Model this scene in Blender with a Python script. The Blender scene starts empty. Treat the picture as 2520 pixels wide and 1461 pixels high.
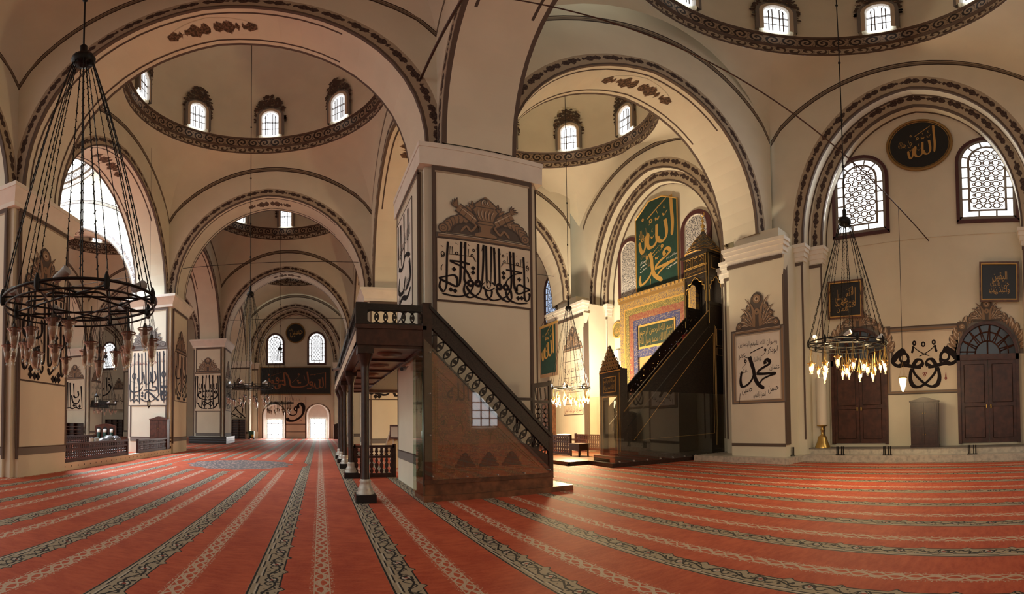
# Interior of a many-domed mosque: carpeted aisles, piers, domes, pulpit, tribune and chandeliers.
import bpy, math, random
from math import pi, sin, cos, sqrt, acos, atan2, radians
from mathutils import Vector, Matrix
SC=bpy.context.scene; COL=SC.collection; RND=random.Random(7)
# ---------------------------------------------------------------- camera (panorama), world, light, exposure
cd=bpy.data.cameras.new('camera'); CAM=bpy.data.objects.new('camera',cd); COL.objects.link(CAM); SC.camera=CAM
F,PX0,PY0,SV=1062.3,787.5,1015.7,1.075
cd.type='PANO'; cd.panorama_type='EQUIRECTANGULAR'
cd.longitude_min=-PX0/F; cd.longitude_max=(2520-PX0)/F
cd.latitude_max=PY0/F/SV; cd.latitude_min=-(1461-PY0)/F/SV
CAM.location=(9.45,-10.8,1.5); CAM.rotation_euler=(pi/2+.026,0,0); cd.clip_start=.05; cd.clip_end=300
W=bpy.data.worlds.new('daylight'); SC.world=W; W.use_nodes=True
W.node_tree.nodes['Background'].inputs[0].default_value=(1,.955,.88,1)
W.node_tree.nodes['Background'].inputs[1].default_value=1.35
def lamp(name,kind,loc,power,col,size=1,size_y=None,rot=(0,0,0),soft=.15,spot=None):
    l=bpy.data.lights.new(name,kind); l.energy=power; l.color=col
    if kind=='AREA':
        l.size=size
        if size_y: l.shape='RECTANGLE'; l.size_y=size_y
    elif kind=='SUN': l.angle=soft
    else: l.shadow_soft_size=soft
    if spot: l.spot_size=spot; l.spot_blend=.7
    o=bpy.data.objects.new(name,l); o.location=loc; o.rotation_euler=rot; COL.objects.link(o); return o
lamp('skylight_daylight','AREA',(-6.6,6.6,21.5),9500,(.72,.85,1),7.5)
lamp('window_daylight','AREA',(25.0,-5.7,10.1),60,(.95,.97,1),2,3.2,rot=(0,pi/2,0))
lamp('window_daylight','AREA',(25.0,-10.6,10.3),60,(.95,.97,1),2,3.2,rot=(0,pi/2,0))
lamp('chandelier_spotlight','SPOT',(20.6,6.0,3.2),2600,(1,.86,.64),rot=(0,radians(-132),radians(0)),soft=.3,spot=radians(150))
lamp('door_daylight','AREA',(4.0,39.6,1.4),260,(1,.96,.9),1.6,2.2,rot=(-pi/2,0,0))
lamp('door_daylight','AREA',(9.2,39.6,1.4),260,(1,.96,.9),1.6,2.2,rot=(-pi/2,0,0))
SC.view_settings.view_transform='Standard'; SC.view_settings.look='None'; SC.view_settings.gamma=1
SC.view_settings.use_curve_mapping=False; SC.view_settings.exposure=-0.15
SC.cycles.max_bounces=7; SC.cycles.diffuse_bounces=4; SC.cycles.glossy_bounces=3; SC.cycles.transparent_max_bounces=12; SC.cycles.transmission_bounces=4
SC.cycles.sample_clamp_indirect=6; SC.cycles.caustics_reflective=False; SC.cycles.caustics_refractive=False
# ---------------------------------------------------------------- materials
class NB:
    def __init__(s,name):
        s.m=bpy.data.materials.new(name); s.m.use_nodes=True; s.t=s.m.node_tree; s.n=s.t.nodes; s.b=s.n['Principled BSDF']
    def N(s,typ,**k):
        n=s.n.new('ShaderNode'+typ)
        for a,v in k.items(): setattr(n,a,v)
        return n
    def S(s,inp,x):
        if isinstance(x,V): x=x.o
        if isinstance(x,bpy.types.NodeSocket): s.t.links.new(x,inp)
        elif isinstance(x,(tuple,list)) and inp.type=='RGBA': inp.default_value=(*x[:3],1)
        else: inp.default_value=x
    def mth(s,op,*a,clamp=False):
        n=s.N('Math',operation=op,use_clamp=clamp)
        for i,x in enumerate(a): s.S(n.inputs[i],x)
        return V(s,n.outputs[0])
    def mix(s,f,a,b):
        n=s.N('MixRGB'); s.S(n.inputs[0],f); s.S(n.inputs[1],a); s.S(n.inputs[2],b); return V(s,n.outputs[0])
    def sm(s,x,lo,hi):
        n=s.N('MapRange',interpolation_type='SMOOTHSTEP'); s.S(n.inputs[0],x); n.inputs[1].default_value=lo; n.inputs[2].default_value=hi
        return V(s,n.outputs[0])
    def xyz(s,kind='Object'):
        t=s.N('TexCoord'); q=s.N('SeparateXYZ'); s.t.links.new(t.outputs[kind],q.inputs[0]); return [V(s,q.outputs[i]) for i in range(3)]
    def vec(s,x,y,z):
        n=s.N('CombineXYZ')
        for i,a in enumerate((x,y,z)): s.S(n.inputs[i],a)
        return V(s,n.outputs[0])
    def noise(s,vec,scale,det=3,rough=.5):
        n=s.N('TexNoise'); 
        if vec is not None: s.S(n.inputs['Vector'],vec)
        n.inputs['Scale'].default_value=scale; n.inputs['Detail'].default_value=det; n.inputs['Roughness'].default_value=rough
        return V(s,n.outputs[0])
    def voro(s,vec,scale,feat='F1'):
        n=s.N('TexVoronoi',feature=feat); s.S(n.inputs['Vector'],vec); n.inputs['Scale'].default_value=scale; return V(s,n.outputs['Distance'])
    def co(s,kind='Object'):
        t=s.N('TexCoord'); return V(s,t.outputs[kind])
    def out(s,col,rough=.8,metal=0,spec=None,emit=None,es=1):
        s.S(s.b.inputs['Base Color'],col); s.S(s.b.inputs['Roughness'],rough); s.b.inputs['Metallic'].default_value=metal
        if spec is not None: s.b.inputs['Specular IOR Level'].default_value=spec
        if emit: s.b.inputs['Emission Color'].default_value=(*emit,1); s.b.inputs['Emission Strength'].default_value=es
        return s.m
class V:
    def __init__(s,nb,o): s.nb=nb; s.o=o
    def __add__(s,x): return s.nb.mth('ADD',s,x)
    __radd__=__add__
    def __sub__(s,x): return s.nb.mth('SUBTRACT',s,x)
    def __rsub__(s,x): return s.nb.mth('SUBTRACT',x,s)
    def __mul__(s,x): return s.nb.mth('MULTIPLY',s,x)
    __rmul__=__mul__
    def __truediv__(s,x): return s.nb.mth('DIVIDE',s,x)
    def __gt__(s,x): return s.nb.mth('GREATER_THAN',s,x)
    def __lt__(s,x): return s.nb.mth('LESS_THAN',s,x)
    def __mod__(s,x): return s.nb.mth('FLOORED_MODULO',s,x)
    def abs(s): return s.nb.mth('ABSOLUTE',s)
    def sin(s): return s.nb.mth('SINE',s)
    def fl(s): return s.nb.mth('FLOOR',s)
    def max(s,x): return s.nb.mth('MAXIMUM',s,x)
    def min(s,x): return s.nb.mth('MINIMUM',s,x)
def near(x,c,w): return (x-c).abs()<w
M={}
def plain(name,col,rough=.7,metal=0,var=.0,scale=6,spec=None):
    b=NB(name)
    if var:
        n=b.noise(b.co(),scale,4); k=b.sm(n,.3,.7); c=b.mix(k,tuple(x*(1-var) for x in col),tuple(min(1,x*(1+var)) for x in col)); b.out(c,rough,metal,spec)
    else: b.out(col,rough,metal,spec)
    M[name]=b.m; return b.m
PLA=(.735,.695,.57)
plain('plaster',PLA,.9,var=.035,scale=.9,spec=.15); plain('plaster_panel',(.74,.66,.53),.9,var=.05,scale=1.5,spec=.1)
plain('stone_white',(.80,.76,.69),.8,var=.04,scale=2,spec=.2)
plain('paint_brown',(.085,.058,.046),.8); plain('paint_grey',(.20,.18,.165),.85); plain('paint_beige',(.42,.34,.25),.85)
plain('paint_black',(.012,.011,.012),.7); plain('paint_ink',(.022,.018,.02),.75,spec=.1); plain('paint_red',(.22,.03,.03),.8)
plain('paint_tan',(.30,.20,.13),.85); plain('paint_light',(.62,.52,.40),.85); plain('paint_ash',(.11,.09,.08),.85); plain('band_brown',(.11,.078,.062),.75)
plain('wood_dark',(.032,.014,.010),.32,var=.35,scale=9); plain('wood_red',(.075,.022,.013),.35,var=.35,scale=7); plain('wood_door',(.062,.022,.014),.38,var=.35,scale=5)
plain('wood_black',(.011,.008,.007),.4,var=.4,scale=20); plain('wood_brown',(.12,.05,.025),.4,var=.4,scale=6); plain('wood_rail',(.05,.018,.012),.35,var=.3,scale=8)
plain('iron',(.012,.011,.011),.45,.6); plain('steel',(.5,.5,.5),.35,.9); plain('gold',(.62,.40,.12),.35,.75); plain('gold_paint',(.55,.33,.09),.45,.25); plain('brass',(.55,.37,.12),.3,.9)
plain('gold_dim',(.30,.18,.06),.5,.3)
plain('black_board',(.010,.010,.012),.35); plain('green_cloth',(.010,.045,.034),.55,var=.15); plain('white_paint',(.8,.78,.74),.6); plain('silver',(.55,.52,.46),.4,.3)
plain('red_carpet',(.17,.018,.016),.95,var=.2,scale=14); plain('black_plastic',(.01,.01,.01),.4); plain('grey_plastic',(.35,.35,.36),.4); plain('white_plastic',(.7,.7,.68),.4)
plain('teal_bottle',(.01,.05,.045),.3); plain('cream_wax',(.72,.66,.55),.5); plain('bag_foil',(.28,.28,.30),.25,.6,var=.5,scale=18); plain('green_paint',(.02,.09,.05),.5); plain('yellow_paint',(.55,.38,.05),.5)
plain('blue_grey',(.16,.20,.26),.6); plain('purple_frame',(.075,.022,.024),.5,var=.1)
def emis(name,col,s):
    b=NB(name); b.out(col,.6,emit=col,es=s); M[name]=b.m
emis('pane',(.93,.97,1),2.6); emis('pane_blue',(.55,.72,1),.9); emis('bulb',(1,.66,.28),26); emis('bulb_pendant',(1,.80,.45),14); plain('fan_glass',(.035,.045,.06),.12); emis('pane_door',(1,.98,.95),7); emis('spot_lit',(1,.75,.42),6); emis('skyglass',(.9,.95,1),3.2); emis('bulb_far',(.9,.88,.84),.5)
def glass(name,tint,refl,rough=.02):
    b=NB(name); t=b.N('BsdfTransparent'); t.inputs[0].default_value=(*tint,1); g=b.N('BsdfGlossy'); g.inputs[0].default_value=(1,1,1,1); g.inputs[1].default_value=rough
    fr=b.N('LayerWeight'); fr.inputs[0].default_value=.25
    f=(V(b,fr.outputs[1])*refl*2.2+refl).min(.9); mx=b.N('MixShader'); b.S(mx.inputs[0],f); b.t.links.new(t.outputs[0],mx.inputs[1]); b.t.links.new(g.outputs[0],mx.inputs[2])
    b.t.links.new(mx.outputs[0],b.n['Material Output'].inputs[0]); M[name]=b.m
glass('glass',(.93,.95,.93),.10); glass('glass_cup',(.88,.84,.76),.16,.08); glass('glass_bright',(1,.93,.8),.12,.05)
def m_line():            # dark / beige / dark painted moulding, v runs across
    b=NB('line_trim'); u,v,_=b.xyz('UV'); d=(near(v,.12,.11).max(near(v,.88,.11))).max(near(v,.52,.05)); g=near(v,.3,.11)
    M['line_trim']=b.out(b.mix(d,b.mix(g,(.33,.265,.19),(.20,.155,.115)),(.045,.03,.026)),.85)
m_line()
def m_floral(name,bg,dark,per,mid):
    b=NB(name); u,v,_=b.xyz('UV'); n=b.noise(b.vec(u*1.0,v*.42,0),9,2); n2=b.noise(b.vec(u,v*.42,3.3),20,1)
    sn=(u*(2*pi/per)).sin().abs(); w=(sn*.45+(u*(2*pi/per*2.5)).sin().abs()*.45)*b.sm(sn,.10,.28)
    e=(v-.5).abs()-w*.36+(n-.5)*.35; blob=b.sm(e,.03,-.03); c=b.mix(b.sm(n2,.42,.6),dark,mid)
    M[name]=b.out(b.mix(blob,bg,c),.85)
m_floral('floral',(.42,.35,.26),(.035,.02,.018),1.5,(.09,.055,.045)); m_floral('spray',PLA,(.06,.035,.02),1.4,(.17,.10,.06))
m_floral('floral_blue',(.70,.70,.72),(.16,.15,.18),.8,(.36,.28,.22))
def m_scroll(name,L,bg,dk,k,ru=1.):
    b=NB(name); u,v,_=b.xyz('UV'); q=u/L; x=(q%1.0)-.5; fl=((q.fl()%2.0)*2.0-1.0); y=(v-.5)*fl
    r=b.mth('SQRT',x*x*1.0+y*y*.72); th=b.mth('ARCTAN2',y,x); sp=((r*k-th/(2*pi))*(2*pi)).sin(); n=b.noise(b.vec(q*1.0,v,0),9,2)
    m=b.sm(sp+(n-.5)*1.6,-.15,.15)*b.sm(r,.5,.44); lf=b.sm(n,.56,.6)*b.sm(r,.38,.44); edge=((v-.5).abs()>.455)
    M[name]=b.out(b.mix((m.max(lf)).max(edge),bg,dk),.8)
m_scroll('scroll',.62,(.33,.24,.165),(.028,.018,.016),3.2); m_scroll('scroll_grey',.9,(.28,.22,.17),(.10,.095,.10),2.2)
m_scroll('garland',.5,(.46,.38,.28),(.075,.05,.04),1.6); m_scroll('carved',.22,(.04,.027,.02),(.006,.005,.005),3); m_scroll('carved_gold',.3,(.17,.10,.035),(.012,.009,.007),2.5)
def m_carpet():
    b=NB('carpet'); X,Y,_=b.xyz(); S=1.345
    d=((X-8.94+S/2)%S)-S/2; nz=b.noise(b.vec(X,Y,0),38,3); n1=b.noise(b.vec(X,Y*1,0),2.2,4); pile=b.noise(b.vec(X*.8,Y*2.2,0),7,4)
    red=b.mix(b.sm(n1*.5+pile*.5,.35,.65),(.42,.062,.026),(.58,.115,.048)); red=b.mix(b.sm(nz,.3,.75)*.35,red,(.58,.13,.07))
    P=.52; y=(Y/P)%1.0; tri=(y-.5).abs()*2.0
    # dark border stripe
    tooth=b.sm(tri,.72,1.0)*.05; inside=(d>-.165)*((d-tooth)<.135)
    bg=(.40,.33,.23); blk=(.014,.013,.014); wh=(.56,.51,.42)
    stepy=(tri>.45)*.035; l1=near(d,-.152,.010); l2=near(d+stepy*-1.0,-.105,.009); wl=near(d+stepy*-1.0,-.124,.009); edge=near(d-tooth,.128,.010)
    wv=near(d-.03,((Y*(2*pi/P)).sin()*.045),.013); w2=near(d-.03,((Y*(4*pi/P)+1.0).sin()*.055),.010)
    bud=b.mth('SQRT',(y-.5)*(y-.5)*(P*P)+(d-.03)*(d-.03)); b1=near(bud,.060,.010); b2=bud<.022; bw=bud<.052
    leaf=b.sm(b.noise(b.vec(X*1.0,Y*1.0,4.0),17,1),.61,.65)*(d>-.07)
    black=(((l1.max(l2)).max(edge)).max(wv)).max(w2).max(b1).max(leaf)
    col=b.mix(wl,bg,wh); col=b.mix(bw,col,wh); col=b.mix(black,col,blk); col=b.mix(b2,col,(.3,.06,.04))
    out=b.mix(inside,red,col)
    # light stripe
    e=d-.53; e=b.mth('ADD',e,0); e2=((X-8.94-.53+S/2)%S)-S/2
    hw=(Y*(pi/.19)).sin(); l=near(e2.abs(),hw.abs()*.062+.004,.015); c2=near(e2,hw*.03,.015); rim=near(e2.abs(),.074,.006); fr=near(e2.abs(),.10,.02)*b.sm(nz,.55,.6)
    lt=(((l.max(c2)).max(rim)).max(fr))*(e2.abs()<.125)
    out=b.mix(lt,out,(.60,.45,.33))
    # round medallion woven in the aisle carpet
    mx=X-6.2; my=Y-6.55; r=b.mth('SQRT',mx*mx+my*my); a=b.mth('ARCTAN2',my,mx); lob=(a*12.0).sin()*.09+2.08
    md=r<lob; vo=b.voro(b.vec(X,Y,0),9); mcol=b.mix(b.sm(vo,.38,.44),b.mix(b.sm(nz,.45,.55),(.55,.47,.40),(.45,.18,.14)),(.16,.14,.14)); mcol=b.mix(near((r*2.6)%1.0,.5,.05),mcol,(.14,.13,.13))
    clear=(r<2.75)*(near(d,0,2)); out=b.mix(clear,out,red); out=b.mix(md,out,mcol)
    M['carpet']=b.out(out,.72,spec=.35)
    bp=b.N('Bump'); bp.inputs['Strength'].default_value=.25; bp.inputs['Distance'].default_value=.02; b.S(bp.inputs['Height'],pile*.6+nz*.4); b.t.links.new(bp.outputs[0],b.b.inputs['Normal'])
m_carpet()
def m_misc():
    b=NB('marble'); n=b.noise(b.co(),1.6,6,.65); n2=b.noise(b.co(),7,4); v=b.sm((n-.5).abs(),.0,.06); M['marble']=b.out(b.mix(b.sm(n2,.4,.7)*.5+v*-.25+.25,(.60,.55,.47),(.30,.28,.26)),.35)
    b=NB('tile_mihrab'); x,y,z=b.xyz(); vo=b.voro(b.vec(x,y*0,z),11); vb=b.voro(b.vec(x,y*0,z),25); n=b.noise(b.co(),30,2)
    c=b.mix(b.sm(vo,.25,.3),(.30,.15,.05),(.09,.08,.11)); c=b.mix(b.sm(vb,.42,.5),c,(.42,.27,.07)); M['tile_mihrab']=b.out(b.mix(b.sm(n,.5,.6)*.5,c,(.16,.10,.07)),.5)
    b=NB('tile_blue'); x,y,z=b.xyz(); vo=b.voro(b.vec(x,y*0,z),16); M['tile_blue']=b.out(b.mix(b.sm(vo,.3,.36),(.30,.24,.14),(.045,.05,.13)),.5)
    b=NB('tile_red'); x,y,z=b.xyz(); vo=b.voro(b.vec(x,y*0,z),3.6); M['tile_red']=b.out(b.mix(b.sm(vo,.12,.16),(.50,.33,.10),b.mix(b.sm(b.noise(b.co(),14,3),.4,.6),(.20,.055,.04),(.24,.12,.06))),.5)
    b=NB('niche_gold'); n=b.noise(b.co(),22,4); vo=b.voro(b.co(),14); M['niche_gold']=b.out(b.mix(b.sm(vo,.3,.4)*.8,(.42,.26,.09),b.mix(n,(.28,.13,.05),(.5,.33,.13))),.5)
    b=NB('mosaic_green'); n=b.noise(b.co(),40,2); x,y,z=b.xyz(); M['mosaic_green']=b.out(b.mix(b.sm(n,.47,.55),(.03,.05,.03),(.42,.30,.08)),.5)
    b=NB('stair_panel'); co=b.co(); n=b.noise(co,3.2,5); n2=b.noise(co,11,3); x,y,z=b.xyz(); gr=b.noise(b.vec(x*.8,y,z*9),5,4)
    c=b.mix(b.sm(n,.35,.7),(.30,.10,.04),(.22,.095,.045)); c=b.mix(b.sm(gr,.4,.7)*.5,c,(.13,.05,.028)); vo=b.voro(co,6.5); ed=near((vo*3.2)%1.0,.5,.09)*b.sm(n,.40,.55); c=b.mix(ed*.75,c,(.07,.065,.03)); v3=b.voro(co,23); fl=near((v3*2.2)%1.0,.5,.10)*b.sm(n2,.46,.60); c=b.mix(fl*.7,c,(.42,.27,.07)); M['stair_panel']=b.out(c,.5)
    b=NB('openwork'); co=b.co(); vo=b.voro(co,9.5); hole=b.sm(vo,.34,.30); v2=b.voro(co,21); hole=hole*b.sm(v2,.42,.36); b.out((.02,.012,.008),.45); b.S(b.b.inputs['Alpha'],1.0-hole); M['openwork']=b.m
    b=NB('minbar_side'); co=b.co(); vo=b.voro(co,5.0,'DISTANCE_TO_EDGE'); n=b.noise(co,26,3); M['minbar_side']=b.out(b.mix(b.sm(vo,.05,.02),b.mix(b.sm(n,.4,.65),(.008,.006,.005),(.028,.018,.012)),(.004,.003,.003)),.42)
    b=NB('roof_lead'); n=b.noise(b.co(),14,3); M['roof_lead']=b.out(b.mix(b.sm(n,.4,.6),(.035,.035,.04),(.09,.085,.085)),.5)
    b=NB('shelf_slats'); x,y,z=b.xyz(); M['shelf_slats']=b.out(b.mix(((z/.24)%1.0)<.22,(.022,.012,.01),(.10,.05,.035)),.6)
    b=NB('stucco_tracery'); x,y,z=b.xyz(); vo=b.voro(b.vec(x,y*0,z),13,'DISTANCE_TO_EDGE'); M['stucco_tracery']=b.out(b.mix(b.sm(vo,.10,.16),(.62,.60,.57),(.10,.10,.12)),.8)
    b=NB('skirt_dark'); x,y,z=b.xyz(); M['skirt_dark']=b.out(b.mix((((x+y)/.62)%1.0)<.025,(.025,.022,.02),(.16,.14,.12)),.5)
m_misc()
# ---------------------------------------------------------------- mesh builder
def frame(x,y,rz=0,z=0): return Matrix.Translation((x,y,z))@Matrix.Rotation(rz,4,'Z')
class MB:
    def __init__(s,T=None): s.v=[]; s.f=[]; s.mi=[]; s.sm=[]; s.uv=[]; s.ms=[]; s.T=T or Matrix.Identity(4); s.c=0; s.smooth=False
    def mat(s,n):
        if n not in s.ms: s.ms.append(n)
        s.c=s.ms.index(n); return s
    def P(s,p): s.v.append(s.T@Vector(p)); return len(s.v)-1
    def face(s,ids,uv=None): s.f.append(tuple(ids)); s.mi.append(s.c); s.sm.append(s.smooth); s.uv.append(uv)
    def poly(s,pts,uv=None): s.face([s.P(p) for p in pts],uv)
    def box(s,a,b):
        x0,y0,z0=a; x1,y1,z1=b; i=[s.P((x,y,z)) for z in (z0,z1) for y in (y0,y1) for x in (x0,x1)]
        for q in ((0,2,3,1),(4,5,7,6),(0,1,5,4),(2,6,7,3),(0,4,6,2),(1,3,7,5)): s.face([i[k] for k in q])
        return s
    def grid(s,rows,uv=None,cu=False):
        n=len(rows[0]); ids=[[s.P(p) for p in r] for r in rows]
        for i in range(len(rows)-1):
            for j in range(n if cu else n-1):
                k=(j+1)%n; s.face((ids[i][j],ids[i][k],ids[i+1][k],ids[i+1][j]),(uv[i][j],uv[i][k],uv[i+1][k],uv[i+1][j]) if uv else None)
        return s
    def lathe(s,prof,n=16,c=(0,0,0),caps=True):
        o=s.smooth; s.smooth=True
        rows=[[(c[0]+r*cos(2*pi*k/n),c[1]+r*sin(2*pi*k/n),c[2]+z) for k in range(n)] for r,z in prof]; s.grid(rows,cu=True); s.smooth=o
        if caps:
            for r,row in ((prof[0],rows[0]),(prof[-1],rows[-1])):
                if r[0]>1e-4: s.poly(row)
        return s
    def tube(s,pts,r,n=6,closed=False):
        pts=[Vector(p) for p in pts]; m=len(pts); rows=[]; up=None
        for i,p in enumerate(pts):
            d=(pts[(i+1)%m]-pts[i-1]) if closed else (pts[min(i+1,m-1)]-pts[max(i-1,0)])
            d.normalize(); a=Vector((0,0,1)) if abs(d.z)<.95 else Vector((1,0,0)); u=d.cross(a).normalized(); w=d.cross(u)
            if up is not None and u.dot(up)<0: u=-u; w=-w
            up=u; rr=r[i] if isinstance(r,(list,tuple)) else r
            rows.append([p+u*(cos(2*pi*k/n)*rr)+w*(sin(2*pi*k/n)*rr) for k in range(n)])
        if closed: rows.append(rows[0])
        o=s.smooth; s.smooth=n>4; s.grid(rows,cu=True); s.smooth=o
        if not closed: s.poly(rows[0]); s.poly(rows[-1])
        return s
    def prism(s,pts,y0,y1):          # polygon in x,z pushed along y
        n=len(pts); a=[s.P((x,y0,z)) for x,z in pts]; b=[s.P((x,y1,z)) for x,z in pts]; s.face(a); s.face(b[::-1])
        for i in range(n): j=(i+1)%n; s.face((a[i],b[i],b[j],a[j]))
        return s
    def fru(s,x,y,a0,b0,z0,a1,b1,z1):  # frustum with rectangular plan, half sizes a,b
        q=[[(x-a,y-b,z),(x+a,y-b,z),(x+a,y+b,z),(x-a,y+b,z)] for a,b,z in ((a0,b0,z0),(a1,b1,z1))]; s.grid(q,cu=True); s.poly(q[0][::-1]); s.poly(q[1]); return s
    def band(s,A,B,y,yb=None,uv=False):    # strip between two x,z polylines
        yb=y if yb is None else yb; L=0; us=[0]
        for i in range(1,len(A)): L+=sqrt((A[i][0]-A[i-1][0])**2+(A[i][1]-A[i-1][1])**2); us.append(L)
        s.grid([[(x,y,z) for x,z in A],[(x,yb,z) for x,z in B]],[[(u,0) for u in us],[(u,1) for u in us]] if uv else None); return s
    def ring(s,cx,cz,r0,r1,y,n=20,k=1.0):
        A=[(cx+r0*cos(2*pi*i/n),cz+k*r0*sin(2*pi*i/n)) for i in range(n+1)]; B=[(cx+r1*cos(2*pi*i/n),cz+k*r1*sin(2*pi*i/n)) for i in range(n+1)]
        return s.band(A,B,y)
    def build(s,name,parent=None):
        me=bpy.data.meshes.new(name); me.from_pydata([tuple(p) for p in s.v],[],s.f)
        for n in s.ms: me.materials.append(M[n])
        me.polygons.foreach_set('material_index',s.mi); me.polygons.foreach_set('use_smooth',s.sm)
        if any(u for u in s.uv):
            l=me.uv_layers.new(name='UVMap'); d=[]
            for f,u in zip(s.f,s.uv):
                for k in range(len(f)): d+=list(u[k]) if u else [0,0]
            l.data.foreach_set('uv',d)
        me.update(); o=bpy.data.objects.new(name,me); COL.objects.link(o)
        if parent is not None: o.parent=parent
        return o
def tag(o,label=None,cat=None,group=None,kind=None):
    for k,v in (('label',label),('category',cat),('group',group),('kind',kind)):
        if v: o[k]=v
    return o
def empty(name,x,y,rz=0,z=0,label=None,cat=None,group=None,kind=None):
    o=bpy.data.objects.new(name,None); COL.objects.link(o); o.location=(x,y,z); o.rotation_euler=(0,0,rz); o.empty_display_size=.2
    return tag(o,label,cat,group,kind)
def st(mb,name,parent=None):
    o=mb.build(name,parent)
    if parent is None: o['kind']='structure'
    return o
def copy_tree(o,parent=None):
    c=o.copy(); COL.objects.link(c); c.parent=parent
    for ch in list(o.children): copy_tree(ch,c)
    return c
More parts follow.
